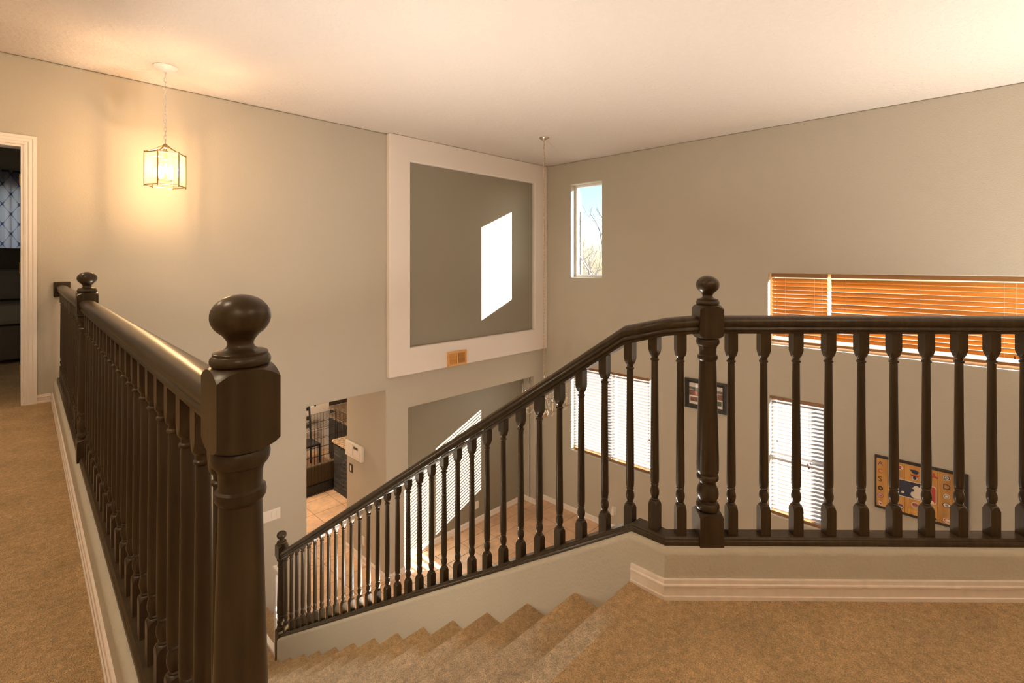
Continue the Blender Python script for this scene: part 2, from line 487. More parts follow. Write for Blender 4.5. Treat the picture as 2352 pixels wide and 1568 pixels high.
# --- low walls below the railings
def knee(hw, r=0.022, n=5, zb=ZL):
    p = [(hw, zb, True)]
    for k in range(n + 1):
        a = math.pi / 2 * k / n; p.append((hw - r + r * math.cos(a), -r + r * math.sin(a)))
    for k in range(n + 1):
        a = math.pi / 2 * (1 + k / n); p.append((-hw + r + r * math.cos(a), -r + r * math.sin(a)))
    p.append((-hw, zb, True))
    return p
HW = 0.053
SLP = RISE / RUN
LX = lambda y: 0.231 + 0.018 * (y - 0.76)          # axis of the hallway railing
B1 = (1.586, 0.800); B2 = (1.586, 0.915)
EX, EY = 0.690, -0.724
EN = (B1[0] + EX * 4.14, B1[1] + EY * 4.14)        # far end of the landing railing
YE = 4.155                                         # lower end of the stair wall
zst = lambda y: KT - SLP * (y - B2[1])
o = build('wall_stair_left', MB().sweep([(LX(0.70), 0.70, KT), (LX(YA), YA - 0.0, KT)], knee(HW)), M['wall'], smooth=40)
struct(o, 'low greige wall under the hallway railing, dropping to the stairs')
o = build('wall_stair_right', MB().sweep([(EN[0], EN[1], KT), (B1[0], B1[1], KT), (B2[0], B2[1], KT), (B2[0], YE, zst(YE))], knee(HW)), M['wall'], smooth=40)
struct(o, 'low greige wall under the landing railing, sloping down beside the stairs')

# --- upper floor
mb = MB().prism([(-1.3, -2.2), (EN[0], -2.2), B1, (B1[0], 0.893), (LX(0.893), 0.893), (LX(YA), YA), (-1.3, YA)], -0.25, 0.0)
struct(build('floor_upper', mb, M['carpet']), 'tan carpeted landing and hallway floor', 'floor')

# --- lower floor: slab of grout with separate tiles
fl = build('floor', MB().box(-1.42, XB, -2.32, 5.69, ZL - 0.1, ZL - 0.004).box(1.9, XB, 5.69, 12.0, ZL - 0.1, ZL - 0.004), M['grout'])
struct(fl, 'lower floor of large terracotta beige tiles with brown grout', 'floor')
TILE_CACHE = {}
def tile(x0, x1, y0, y1):
    g = 0.0035; x0 += g; x1 -= g; y0 += g; y1 -= g
    if x1 - x0 < 0.02 or y1 - y0 < 0.02: return
    key = (round(x1 - x0, 3), round(y1 - y0, 3))
    if key not in TILE_CACHE:
        hx, hy = key[0] / 2, key[1] / 2; c = 0.003
        mb = MB()
        vs = [(-hx, -hy, -0.006), (hx, -hy, -0.006), (hx, hy, -0.006), (-hx, hy, -0.006),
              (-hx, -hy, -0.0015), (hx, -hy, -0.0015), (hx, hy, -0.0015), (-hx, hy, -0.0015),
              (-hx + c, -hy + c, 0), (hx - c, -hy + c, 0), (hx - c, hy - c, 0), (-hx + c, hy - c, 0)]
        fs = [(3, 2, 1, 0), (8, 9, 10, 11)]
        for k in range(4):
            k2 = (k + 1) % 4
            fs += [(k, k2, 4 + k2, 4 + k), (4 + k, 4 + k2, 8 + k2, 8 + k)]
        mb.add(vs, fs); TILE_CACHE[key] = mb.mesh('tile', M['tile'])
    ob('tile', TILE_CACHE[key], fl, ((x0 + x1) / 2, (y0 + y1) / 2, ZL))
def tile_area(ax0, ax1, ay0, ay1, ox, oy, px, py):
    i0 = math.floor((ax0 - ox) / px); i1 = math.ceil((ax1 - ox) / px)
    j0 = math.floor((ay0 - oy) / py); j1 = math.ceil((ay1 - oy) / py)
    for i in range(i0, i1):
        for j in range(j0, j1):
            tile(max(ax0, ox + i * px), min(ax1, ox + (i + 1) * px), max(ay0, oy + j * py), min(ay1, oy + (j + 1) * py))
tile_area(1.64, XB - 0.002, 0.2, YA - 0.001, 6.36, 5.19, 0.452, 0.4535)
tile_area(ALC[0], ALC[1], YA, 5.688, 6.36, 5.19, 0.452, 0.4535)
tile_area(OPEN[0], OPEN[1], YA, YA + 0.131, 2.96, 5.93, 0.47, 0.4535)
tile_area(2.05, 3.33, YA + 0.131, 6.465, 2.96, 5.93, 0.47, 0.4535)
tile_area(2.05, 5.3, 6.465, 10.3, 2.96, 5.93, 0.47, 0.4535)

# --- baseboards and trims
def bb_prof(h, d):
    return [(0, 0), (d, 0), (d, h * 0.17), (d * 0.78, h * 0.21), (d * 0.72, h * 0.40), (d * 0.78, h * 0.62), (d * 0.95, h * 0.66),
            (d * 0.95, h * 0.74), (d * 0.68, h * 0.80), (d * 0.62, h * 0.97), (d * 0.5, h), (0, h)]
fxo = HW
def off_path(pts, d):
    """offset a plan path by d to the right of travel, mitred"""
    out = []
    N = len(pts); dirs = []
    for i in range(N - 1):
        v = Vector((pts[i + 1][0] - pts[i][0], pts[i + 1][1] - pts[i][1])); v.normalize(); dirs.append(v)
    for i, p in enumerate(pts):
        n1 = dirs[max(i - 1, 0)]; n2 = dirs[min(i, N - 2)]
        a = Vector((n1.y, -n1.x)); b2 = Vector((n2.y, -n2.x)); mn = (a + b2) / (1 + a.dot(b2))
        out.append((p[0] + mn.x * d, p[1] + mn.y * d, p[2] if len(p) > 2 else 0))
    return out
# landing: travel from stair end to far right keeps the camera on the right-hand side
pth = off_path([(B2[0], 0.902, 0), (B1[0], B1[1], 0), (EN[0], EN[1] , 0)], HW)
o = build('baseboard_landing', MB().sweep(pth, bb_prof(0.066, 0.013)), M['trim_worn'], smooth=30)
struct(o, 'white moulded baseboard along the low landing wall', 'baseboard')
pth = off_path([(LX(YA), YA - 0.001, 0), (LX(0.70), 0.70, 0)], HW)
o = build('baseboard_hall', MB().sweep(pth, bb_prof(0.066, 0.013)), M['trim_worn'], smooth=30)
struct(o, 'white moulded baseboard along the low hallway wall', 'baseboard')
o = build('baseboard_door', MB().sweep([(0.165, YA, 0), (LX(YA) - HW - 0.013, YA, 0)], bb_prof(0.066, 0.013)), M['trim_worn'], smooth=30)
struct(o, 'short white baseboard between the doorway and the low wall', 'baseboard')
path = [(3.331, YA + 0.002, ZL), (ALC[0], YA + 0.002, ZL)]
o = build('baseboard_left', MB().sweep([(3.36, YA, ZL), (ALC[0] - 0.02, YA, ZL)], bb_prof(0.085, 0.013)).sweep(
    [(ALC[0] + 0.001, 5.689, ZL), (ALC[1] - 0.001, 5.689, ZL), (ALC[1] - 0.001, YA - 0.001, ZL), (XB - 0.001, YA - 0.001, ZL), (XB - 0.001, 0.0, ZL)], bb_prof(0.085, 0.013)), M['trim'], smooth=30)
struct(o, 'white baseboard running round the alcove and below the windows', 'baseboard')
# corridor wall to the kitchen
struct(build('wall_corridor', MB().box(3.3295, 3.45, YA + 0.05, YA + 0.131, ZL, -0.487).box(3.3295, 3.45, YA + 0.131, 6.465, ZL, -0.331), M['wall']), 'greige corridor wall with intercom and switch beyond the kitchen opening')
o = build('baseboard_corridor', MB().sweep([(3.33, 6.48, ZL), (3.33, YA + 0.02, ZL)], bb_prof(0.10, 0.013)), M['trim'], smooth=30)
struct(o, 'white baseboard along the corridor wall', 'baseboard')

# ================================================================== STAIRS
st = thing('staircase', 'tan carpeted straight staircase descending between the two railings to a corner landing', 'stairs', (0.95, Y0, -2.6))
def step_profile(y_nose, y_back, z, depth):
    r = 0.022; p = []
    p.append((y_back, z)); p.append((y_nose - 0.075, z)); p.append((y_nose - 0.045, z + 0.003)); z += 0.006; depth += 0.006
    for k in range(7):
        a = math.pi / 2 - math.pi * k / 6 * 0.92
        p.append((y_nose - r + r * math.cos(a), z - r + r * math.sin(a)))
    p.append((y_nose - 0.028, z - 2 * r - 0.012)); p.append((y_nose - 0.028, z - depth)); p.append((y_back, z - depth))
    return p
def step_mesh(p, x0, x1):
    n = len(p); mb = MB()
    mb.add([(x0, a, b) for a, b in p] + [(x1, a, b) for a, b in p],
           [tuple(range(n)), tuple(range(n, 2 * n))[::-1]] + [(i, (i + 1) % n, n + (i + 1) % n, n + i) for i in range(n)])
    return mb
def stair_step(name, k, back):
    y = Y0 + k * RUN
    sx0, sx1 = LX(y) + HW + 0.0005, B2[0] - HW - 0.0005
    o = build(name, step_mesh(step_profile(0, -back, 0, RISE + 0.03), -(sx1 - sx0) / 2, (sx1 - sx0) / 2), M['stair_carpet'], st, ((sx0 + sx1) / 2, y, -k * RISE), smooth=35)
    child_at(o, st)
def child_at(o, root):   # world coordinates to the root's space (roots are unrotated here)
    o.location = Vector(o.location) - Vector(root.location); return o
stair_step('top_nosing', 0, 0.02)
for k in range(1, 14):
    stair_step('step', k, RUN + 0.03)
zl = -14 * RISE
o = box('landing', LX(YA) + HW + 0.001, 1.66, YE + 0.001, YA - 0.001, zl - 0.2, zl, M['stair_carpet'], st); child_at(o, st)
for k in range(3):
    x0 = 1.64 + k * 0.222
    p = step_profile(0, -0.26, 0, RISE + 0.02)
    mb = step_mesh(p, -0.595, 0.595)
    o = build('step', mb, M['stair_carpet'], st, (x0 + 0.235, 4.84, zl - (k + 1) * RISE), (0, 0, -math.pi / 2), smooth=35); child_at(o, st)

# ================================================================== RAILINGS
def arch(hw, z0, z1, up, n=6):
    """turning radii that run from outside the square corner to the given inner radius"""
    R = hw * 1.45; out = []
    for k in range(n + 1):
        f = k / n
        out.append((R + (hw * 0.78 - R) * f ** 0.75, z0 + (z1 - z0) * f))
    return out if up else out[::-1]
BW = 0.0165
def baluster_prof(zb, zt):
    """turned part between 0.094 and 0.612; square ends reach zb below and zt above"""
    p = [(0.05, zb), (0.05, 0.084)]
    p += [(0.0235, 0.084), (0.0222, 0.088), (0.0205, 0.093), (0.0180, 0.098), (0.0145, 0.1015)]
    p += [(0.0120, 0.1025), (0.0128, 0.1045), (0.0120, 0.1065), (0.0105, 0.108)]
    p += [(0.0125, 0.114), (0.0148, 0.122), (0.0155, 0.130), (0.0146, 0.139), (0.0122, 0.147), (0.0106, 0.151)]
    p += [(0.0128, 0.1525), (0.0136, 0.155), (0.0126, 0.1575), (0.0112, 0.159), (0.0138, 0.162), (0.0148, 0.175), (0.0148, 0.20), (0.0118, 0.586)]
    p += [(0.0112, 0.588), (0.0146, 0.5905), (0.0152, 0.593), (0.0146, 0.5955), (0.0114, 0.598), (0.0118, 0.604), (0.0132, 0.607)]
    p += [(0.0165, 0.611), (0.0190, 0.617), (0.0212, 0.624), (0.0235, 0.632), (0.05, 0.632), (0.05, max(zt, 0.64))]
    return p
BAL = MB().turned(baluster_prof(-0.012, 0.712), BW).mesh('baluster', M['wood'], 32)
NW = 0.0400
def newel_prof(zb):
    s = 0.977
    q = [(0.12, zb), (0.12, 0.0965), (0.0575, 0.0965), (0.052, 0.101), (0.046, 0.105), (0.040, 0.108), (0.034, 0.110),
         (0.030, 0.1105), (0.0345, 0.113), (0.0378, 0.119), (0.0385, 0.126), (0.0375, 0.134), (0.034, 0.140), (0.029, 0.1425),
         (0.028, 0.146), (0.0312, 0.152), (0.0348, 0.161), (0.036, 0.171), (0.0350, 0.182), (0.0315, 0.193), (0.0272, 0.201), (0.026, 0.206), (0.027, 0.212),
         (0.030, 0.216), (0.0350, 0.220), (0.0362, 0.227), (0.0350, 0.234), (0.0315, 0.238), (0.0325, 0.241), (0.0358, 0.246), (0.0368, 0.256), (0.0366, 0.30),
         (0.0278, 0.630), (0.0272, 0.636), (0.0300, 0.639), (0.0325, 0.643), (0.0332, 0.649), (0.0322, 0.655), (0.0288, 0.658), (0.0280, 0.662),
         (0.0285, 0.680), (0.0310, 0.687), (0.0315, 0.690), (0.0350, 0.692), (0.0378, 0.698), (0.0382, 0.705), (0.0370, 0.712), (0.034, 0.716),
         (0.040, 0.7165), (0.046, 0.7195), (0.052, 0.724), (0.0575, 0.7305), (0.12, 0.7305), (0.12, 0.8165), (0.0575, 0.8165), (0.053, 0.8215), (0.048, 0.826), (0.044, 0.829), (0.040, 0.8315), (0.034, 0.833)]
    return [(r, z * s if z > 0 else z) for r, z in q]
def finial_prof():
    s = 0.977
    q = [(0.033, 0.832), (0.0365, 0.8335), (0.0388, 0.8375), (0.0388, 0.8425), (0.0362, 0.8470), (0.0350, 0.8480), (0.0352, 0.8515), (0.0335, 0.853),
         (0.0225, 0.8555), (0.0182, 0.859), (0.0165, 0.8635), (0.0175, 0.868), (0.0205, 0.8725)]
    c, a, bb = 0.9025, 0.0388, 0.0325
    for k in range(0, 13):
        th = -math.radians(52) + (math.pi / 2 + math.radians(52)) * k / 12
        q.append((max(a * math.cos(th), 0.0006), c + bb * math.sin(th)))
    return [(r, z * s) for r, z in q]
NEW = {}
def newel(parent, loc, rotz, zb=-0.002):
    if zb not in NEW:
        NEW[zb] = MB().turned(newel_prof(zb), NW, 64).mesh('newel_post', M['wood'], 32)
    if 'fin' not in NEW:
        NEW['fin'] = MB().lathe(finial_prof(), 40).mesh('ball_finial', M['wood'], 40)
    n = ob('newel_post', NEW[zb], parent, loc, (0, 0, rotz))
    ob('ball_finial', NEW['fin'], n)
    return n
RAIL_P = [(0, .060), (.012, .0593), (.021, .0562), (.028, .050), (.0318, .042), (.0318, .034), (.0282, .0262), (.0245, .0232),
          (.0252, .0205), (.0278, .0172), (.0275, .0125), (.0238, .0100), (.0212, .0085), (.0212, 0)]
RAIL = RAIL_P + [(-a, b) for a, b in RAIL_P[::-1] if a > 0]
CAP_P = [(0.0, .026), (.0245, .026), (.0262, .0235), (.0285, .0205), (.0285, .0165), (.0312, .0135), (.0322, .0095), (.0322, 0)]
CAP = CAP_P + [(-a, b) for a, b in CAP_P[::-1] if a > 0]
CAPZ = KT + 0.026
RB = CAPZ + 0.690            # underside of the level hand rails

# hallway railing
hr = thing('railing', 'dark brown wooden railing with turned balusters beside the hallway carpet, ending at the wall', 'railing', (LX(3.1), 3.1, KT))
def kid(o): return child_at(o, hr)
ang = math.atan2(0.018, 1.0)
ny = [0.760, 3.16]
for y in ny: kid(newel(hr, (LX(y), y, KT), -ang))
for a, bb in ((ny[0] + 0.039, ny[1] - 0.039), (ny[1] + 0.039, YA - 0.022)):
    kid(build('handrail', MB().sweep([(LX(a), a, RB), (LX(bb), bb, RB)], RAIL), M['wood'], hr, smooth=50))
    kid(build('bottom_rail', MB().sweep([(LX(a), a, KT), (LX(bb), bb, KT)], CAP), M['wood'], hr, smooth=30))
    n = round((bb - a) / 0.111)
    for k in range(n):
        y = a + (bb - a) * (k + 0.5) / n
        kid(ob('baluster', BAL, hr, (LX(y), y, CAPZ), (0, 0, -ang)))
kid(box('wall_rosette', LX(YA) - 0.052, LX(YA) + 0.052, YA - 0.024, YA - 0.001, RB - 0.035, RB + 0.085, M['wood'], hr, bevel=0.006))

# landing and stair railing
sr = thing('railing', 'dark brown wooden railing crossing the landing and sloping down beside the stairs', 'railing', (B1[0], B1[1], KT))
def kid(o): return child_at(o, sr)
e_ang = math.atan2(EY, EX)
C0 = (B1[0] + EX * 0.143, B1[1] + EY * 0.143)
kid(newel(sr, (C0[0], C0[1], KT), e_ang))
D = lambda d: (C0[0] + EX * d, C0[1] + EY * d)
LEN = 3.92
p1 = D(0.039); p2 = D(LEN)
kid(build('handrail', MB().sweep([(p1[0], p1[1], RB), (p2[0], p2[1], RB)], RAIL), M['wood'], sr, smooth=50))
kid(build('bottom_rail', MB().sweep([(p1[0], p1[1], KT), (p2[0], p2[1], KT)], CAP), M['wood'], sr, smooth=30))
k = 0
while 0.081 + k * 0.1112 < LEN - 0.03:
    q = D(0.081 + k * 0.1112); kid(ob('baluster', BAL, sr, (q[0], q[1], CAPZ), (0, 0, e_ang))); k += 1
p0 = D(-0.039)
ND = (1.586, 4.197)                                   # lower newel
SR_TOP = 0.826                                        # underside of the stair rail at the bend
SLR = 0.668
pr = [(p0[0], p0[1], RB), (B1[0], B1[1], RB - 0.008), (B2[0], 0.953, SR_TOP - 0.004), (B2[0], ND[1] - 0.039, SR_TOP - SLR * (ND[1] - 0.039 - 0.953))]
kid(build('handrail', MB().sweep(pr, RAIL, [1, 1, 1.15, 1.22]), M['wood'], sr, smooth=50))
pc = [(p0[0], p0[1], KT), (B1[0], B1[1], KT), (B2[0], B2[1], KT), (B2[0], ND[1] - 0.039, zst(ND[1] - 0.039))]
kid(build('bottom_rail', MB().sweep(pc, CAP, [1, 1, 1.05, 1.1]), M['wood'], sr, smooth=30))
q = D(-0.094); kid(ob('baluster', BAL, sr, (q[0], q[1], CAPZ), (0, 0, e_ang)))
BALM = MB().turned(baluster_prof(-0.012, 0.695), BW).mesh('baluster', M['wood'], 32)
kid(ob('baluster', BALM, sr, (B1[0], 0.842, CAPZ)))
BALS = {}
ys = 0.940; k = 0
while ys + k * 0.1093 < ND[1] - 0.06:
    y = ys + k * 0.1093
    zb_ = zst(y) + 0.026 - 0.013 - 0.016 * (1 - min(1, k / 25))
    zt_ = round(SR_TOP - SLR * (y - 0.953) + 0.022 - zb_, 2)
    if zt_ not in BALS: BALS[zt_] = MB().turned(baluster_prof(-0.006, zt_), BW).mesh('baluster', M['wood'], 32)
    kid(ob('baluster', BALS[zt_], sr, (B2[0], y, zb_)))
    k += 1
zn = -1.096 - 0.916
kid(newel(sr, (ND[0], ND[1], zn), 0, zb=round(zl - zn, 3)))

# ================================================================== WINDOWS
def window(idx, W, label, bars=(), sash=None):
    y0, y1, z0, z1 = W
    xa, xb = XB + 0.125, XB + 0.185
    f = 0.038
    root = ob('window_%d' % idx, None, None, (XB + 0.15, (y0 + y1) / 2, z0)); struct(root, label, 'window')
    mb = MB()
    e = 0.0005
    mb.box(xa, xb, y0 + e, y0 + f, z0 + e, z1 - e); mb.box(xa, xb, y1 - f, y1 - e, z0 + e, z1 - e)
    mb.box(xa, xb, y0 + f, y1 - f, z0 + e, z0 + f); mb.box(xa, xb, y0 + f, y1 - f, z1 - f, z1 - e)
    child_at(build('window_frame', mb, M['vinyl'], root, bevel=0.004), root)
    for yb in bars:
        child_at(box('mullion', xa, xb, yb - 0.022, yb + 0.022, z0 + f, z1 - f, M['vinyl'], root), root)
    if sash is not None:
        child_at(box('meeting_rail', xa - 0.012, xb, y0 + f, y1 - f, sash - 0.022, sash + 0.022, M['vinyl'], root), root)
    ys_ = [y0 + f] + [c for b_ in bars for c in (b_ - 0.022, b_ + 0.022)] + [y1 - f]
    zs_ = [z0 + f] + ([sash - 0.022, sash + 0.022] if sash is not None else []) + [z1 - f]
    for i in range(0, len(ys_), 2):
        for j in range(0, len(zs_), 2):
            mb = MB().add([(xa + 0.03, ys_[i], zs_[j]), (xa + 0.03, ys_[i + 1], zs_[j]), (xa + 0.03, ys_[i + 1], zs_[j + 1]), (xa + 0.03, ys_[i], zs_[j + 1])], [(0, 1, 2, 3)])
            child_at(build('pane', mb, M['glass'], root), root)
    return root
window(1, W1, 'narrow tall bare window high beside the corner')
window(2, W2, 'wide lower window behind white blinds', bars=(4.127,))
window(3, W3, 'narrow lower single-hung window behind a white blind', sash=-1.18)
window(4, W4, 'wide upper window behind honey wood blinds')

def slat_mesh(L, wd, m, th=0.0026):
    mb = MB(); n = 6; top = []; bot = []
    for k in range(n + 1):
        x = -wd / 2 + wd * k / n; z = 0.0022 * (1 - (2 * k / n - 1) ** 2)
        top.append((x, z + th / 2)); bot.append((x, z - th / 2))
    p = top + bot[::-1]; N = len(p)
    mb.add([(a, -L / 2, b) for a, b in p] + [(a, L / 2, b) for a, b in p],
           [tuple(range(N)), tuple(range(N, 2 * N))[::-1]] + [(i, (i + 1) % N, N + (i + 1) % N, N + i) for i in range(N)])
    return mb.mesh('slat', m, 50)

def blind(label, y0, y1, z0, z1, x, pitch, tilt, m_slat, m_rail, cords, group=None, pull=None, jitter=0.0, sag=0.0, brail=0.028, head=0.045, wd=0.05):
    L = y1 - y0
    root = thing('window_blind', label, 'blind', (x, (y0 + y1) / 2, z0), 0, group)
    K = lambda o: child_at(o, root)
    K(box('headrail', x - 0.028, x + 0.028, y0, y1, z1 - head, z1 - 0.002, m_rail, root, bevel=0.003))
    K(box('bottom_rail', x - 0.026, x + 0.026, y0, y1, z0 + 0.006, z0 + 0.006 + brail, m_rail, root, bevel=0.004))
    sm = slat_mesh(L, wd, m_slat)
    z = z1 - head - pitch * 0.75
    while z > z0 + brail + 0.02:
        K(ob('slat', sm, root, (x, (y0 + y1) / 2, z), (sag * random.uniform(-1, 1), tilt + jitter * random.uniform(-1, 1), 0)))
        z -= pitch
    for c in cords:
        mb = MB()
        for dx in (-0.024, 0.024): mb.tube([(x + dx, c, z1 - head), (x + dx, c, z0 + 0.01)], 0.0011, 5)
        K(build('ladder_cord', mb, M['cord'], root))
    if pull:
        for (py, pz, nb) in pull:
            mb = MB().tube([(x - 0.034, py, z1 - head), (x - 0.036, py, pz)], 0.0013, 5)
            c = K(build('pull_cord', mb, M['cord'], root))
            for q in range(nb):
                mb = MB().lathe([(0.001, 0.018), (0.005, 0.012), (0.0075, 0.004), (0.0055, -0.006), (0.002, -0.012)], 10)
                t_ = build('tassel', mb, M['bead'], c, smooth=60)
                t_.location = Vector((x - 0.036 + 0.006 * (q % 2), py + 0.012 * ((q * 2) % 3 - 1), pz - 0.02 - 0.028 * q))
    return root
XS = XB + 0.075
blind('white slatted blind with brown rails on the wide lower window, half beside the corner', 4.135, 4.838, W2[2], W2[3], XS, 0.045, math.radians(-5.5), M['slat'], M['brown_rail'], (4.25, 4.74), 'white blinds of the wide lower window')
blind('white slatted blind with brown rails on the wide lower window, half towards the small picture', 3.50, 4.120, W2[2], W2[3], XS, 0.045, math.radians(-5.5), M['slat'], M['brown_rail'], (3.56, 4.0), 'white blinds of the wide lower window', pull=[(3.50, -1.40, 2)])
blind('white slatted blind with brown rails and red tassels on the narrow lower window', W3[0] + 0.012, W3[1] - 0.012, W3[2], W3[3], XB + 0.05, 0.045, math.radians(-5.5), M['slat'], M['brown_rail'], (1.45, 1.76), None, pull=[(1.82, -0.98, 1), (1.475, -1.15, 3)])
blind('short honey wood blind at the end of the wide upper window', 1.300, 1.872, W4[2] + 0.03, W4[3], XB + 0.045, 0.0462, math.radians(60), M['orange_slat'], M['brown_rail'], (1.42, 1.72), None, pull=[(1.345, 0.21, 2)], jitter=0.05, sag=0.004)
blind('long honey wood blind across most of the wide upper window', -0.90, 1.262, W4[2] + 0.03, W4[3], XB + 0.045, 0.0462, math.radians(60), M['orange_slat'], M['brown_rail'], (1.12, 0.50, -0.1), None, pull=[(-0.18, 0.30, 2)], jitter=0.05, sag=0.005)

# ================================================================== DOOR, BEDROOM
dr = ob('door_1', None, None, ((DOOR[0] + DOOR[1]) / 2, YA, 0)); struct(dr, 'open doorway with white moulded casing at the end of the hallway', 'door')
K = lambda o: child_at(o, dr)
CW, CT = 0.072, 0.018
cas = [(0, 0), (0.010, 0), (0.013, 0.012), (0.011, 0.02), (0.016, 0.028), (0.014, 0.046), (0.019, 0.052), (0.019, CW), (0, CW)]
def casing():
    # profile (depth, distance from opening) mitred round the opening
    x0, x1, z1 = DOOR[0], DOOR[1], DOOR[3]
    mb = MB(); n = len(cas); vs = []
    for (cx, cz, sx, sz) in ((x0, 0, -1, 0), (x0, z1, -1, 1), (x1, z1, 1, 1), (x1, 0, 1, 0)):
        for d, wv in cas: vs.append((cx + sx * wv, YA - d, cz + sz * wv))
    fs = []
    for i in range(3):
        for k in range(n): fs.append((i * n + k, i * n + (k + 1) % n, (i + 1) * n + (k + 1) % n, (i + 1) * n + k))
    fs.append(tuple(range(n))); fs.append(tuple(range(3 * n, 4 * n))[::-1])
    return mb.add(vs, fs)
K(build('casing', casing(), M['trim'], dr, smooth=25))
mb = MB().box(DOOR[1] - 0.018, DOOR[1] - 0.0005, YA - 0.004, YA + 0.135, 0, DOOR[3]).box(DOOR[0] + 0.0005, DOOR[0] + 0.018, YA - 0.004, YA + 0.135, 0, DOOR[3]).box(DOOR[0] + 0.018, DOOR[1] - 0.018, YA - 0.004, YA + 0.135, DOOR[3] - 0.018, DOOR[3] - 0.0005)
K(build('jamb', mb, M['trim'], dr, bevel=0.002))
for z in (1.78, 1.08, 0.26):
    K(box('hinge', DOOR[1] - 0.024, DOOR[1] - 0.018, YA + 0.09, YA + 0.125, z - 0.045, z + 0.045, M['brass'], dr))
# bedroom shell beyond
BY = 9.3
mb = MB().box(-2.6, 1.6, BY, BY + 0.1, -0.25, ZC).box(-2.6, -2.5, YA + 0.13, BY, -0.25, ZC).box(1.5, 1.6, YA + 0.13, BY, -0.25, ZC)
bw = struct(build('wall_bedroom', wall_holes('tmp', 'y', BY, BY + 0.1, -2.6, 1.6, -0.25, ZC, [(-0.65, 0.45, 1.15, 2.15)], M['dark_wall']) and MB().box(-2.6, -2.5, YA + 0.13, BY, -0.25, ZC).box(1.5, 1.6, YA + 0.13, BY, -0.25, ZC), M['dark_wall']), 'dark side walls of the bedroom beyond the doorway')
far = bpy.data.objects['tmp']; far.name = 'wall_bedroom_far'; far.data.name = 'wall_bedroom_far'
struct(far, 'dark far wall of the bedroom with its window')
struct(build('floor_bedroom', MB().box(-2.5, 1.5, YA + 0.1305, BY, -0.25, -0.0005).box(DOOR[0] + 0.0005, DOOR[1] - 0.0005, YA - 0.0005, YA + 0.1305, -0.002, 0.001), M['carpet']), 'tan carpet of the bedroom beyond the doorway', 'floor')
win5 = ob('window_5', None, None, (-0.1, BY + 0.05, 1.15)); struct(win5, 'bedroom window behind the trellis curtain', 'window')
mb = MB().box(-0.649, -0.61, BY + 0.03, BY + 0.09, 1.151, 2.149).box(0.41, 0.449, BY + 0.03, BY + 0.09, 1.151, 2.149).box(-0.61, 0.41, BY + 0.03, BY + 0.09, 1.151, 1.19).box(-0.61, 0.41, BY + 0.03, BY + 0.09, 2.11, 2.149)
child_at(build('window_frame', mb, M['vinyl'], win5), win5)
child_at(build('pane', MB().add([(-0.61, BY + 0.06, 1.19), (0.41, BY + 0.06, 1.19), (0.41, BY + 0.06, 2.11), (-0.61, BY + 0.06, 2.11)], [(0, 1, 2, 3)]), M['glass'], win5), win5)
# curtain with trellis print
m = bpy.data.materials.new('trellis_curtain_cloth'); t, b = nodes_of(m)
tc = t.nodes.new('ShaderNodeTexCoord'); sp = t.nodes.new('ShaderNodeSeparateXYZ'); t.links.new(tc.outputs['Object'], sp.inputs[0])
def mnode(op, a, bb=None):
    x = t.nodes.new('ShaderNodeMath'); x.operation = op
    for i, q in enumerate((a, bb)):
        if q is None: continue
        if isinstance(q, (int, float)): x.inputs[i].default_value = q
        else: t.links.new(q, x.inputs[i])
    return x.outputs[0]
sx_ = mnode('SINE', mnode('MULTIPLY', sp.outputs['X'], 2 * math.pi / 0.16)); sz_ = mnode('SINE', mnode('MULTIPLY', sp.outputs['Z'], 2 * math.pi / 0.26))
val = mnode('ABSOLUTE', mnode('ADD', sx_, mnode('MULTIPLY', sz_, 1.0)))
line = mnode('LESS_THAN', val, 0.09)
mx = t.nodes.new('ShaderNodeMix'); mx.data_type = 'RGBA'; t.links.new(line, mx.inputs[0])
mx.inputs[6].default_value = (0.90, 0.91, 0.96, 1); mx.inputs[7].default_value = (0.34, 0.38, 0.50, 1)
t.links.new(mx.outputs[2], b.inputs['Base Color']); b.inputs['Roughness'].default_value = 0.9
tr = t.nodes.new('ShaderNodeBsdfTranslucent'); t.links.new(mx.outputs[2], tr.inputs[0])
mix = t.nodes.new('ShaderNodeMixShader'); mix.inputs[0].default_value = 0.85
t.links.new(b.outputs[0], mix.inputs[1]); t.links.new(tr.outputs[0], mix.inputs[2]); t.links.new(mix.outputs[0], t.nodes['Material Output'].inputs['Surface'])
M['trellis'] = m
ct = thing('curtain', 'white curtain with a blue trellis print hanging in the bedroom window', 'curtain', (-0.1, BY - 0.09, 1.08))
K = lambda o: child_at(o, ct)
n = 90; vs = []; fs = []
for i in range(n + 1):
    x = -0.8 + 1.4 * i / n; y = BY - 0.09 + 0.022 * math.sin(i * 0.9) + 0.008 * math.sin(i * 2.3)
    vs += [(x, y, 1.20), (x, y, 2.34)]
for i in range(n): fs.append((2 * i, 2 * i + 2, 2 * i + 3, 2 * i + 1))
cl = build('cloth', MB().add(vs, fs), M['trellis'], ct, smooth=80); K(cl)
sd = cl.modifiers.new('solid', 'SOLIDIFY'); sd.thickness = 0.002
K(build('curtain_rod', MB().tube([(-0.9, BY - 0.09, 2.32), (0.24, BY - 0.09, 2.32)], 0.013, 12).lathe([(0.002, -0.03), (0.022, -0.02), (0.026, 0), (0.022, 0.02), (0.002, 0.03)], 14, (0.24, BY - 0.09, 2.32)), M['black'], ct, smooth=50))
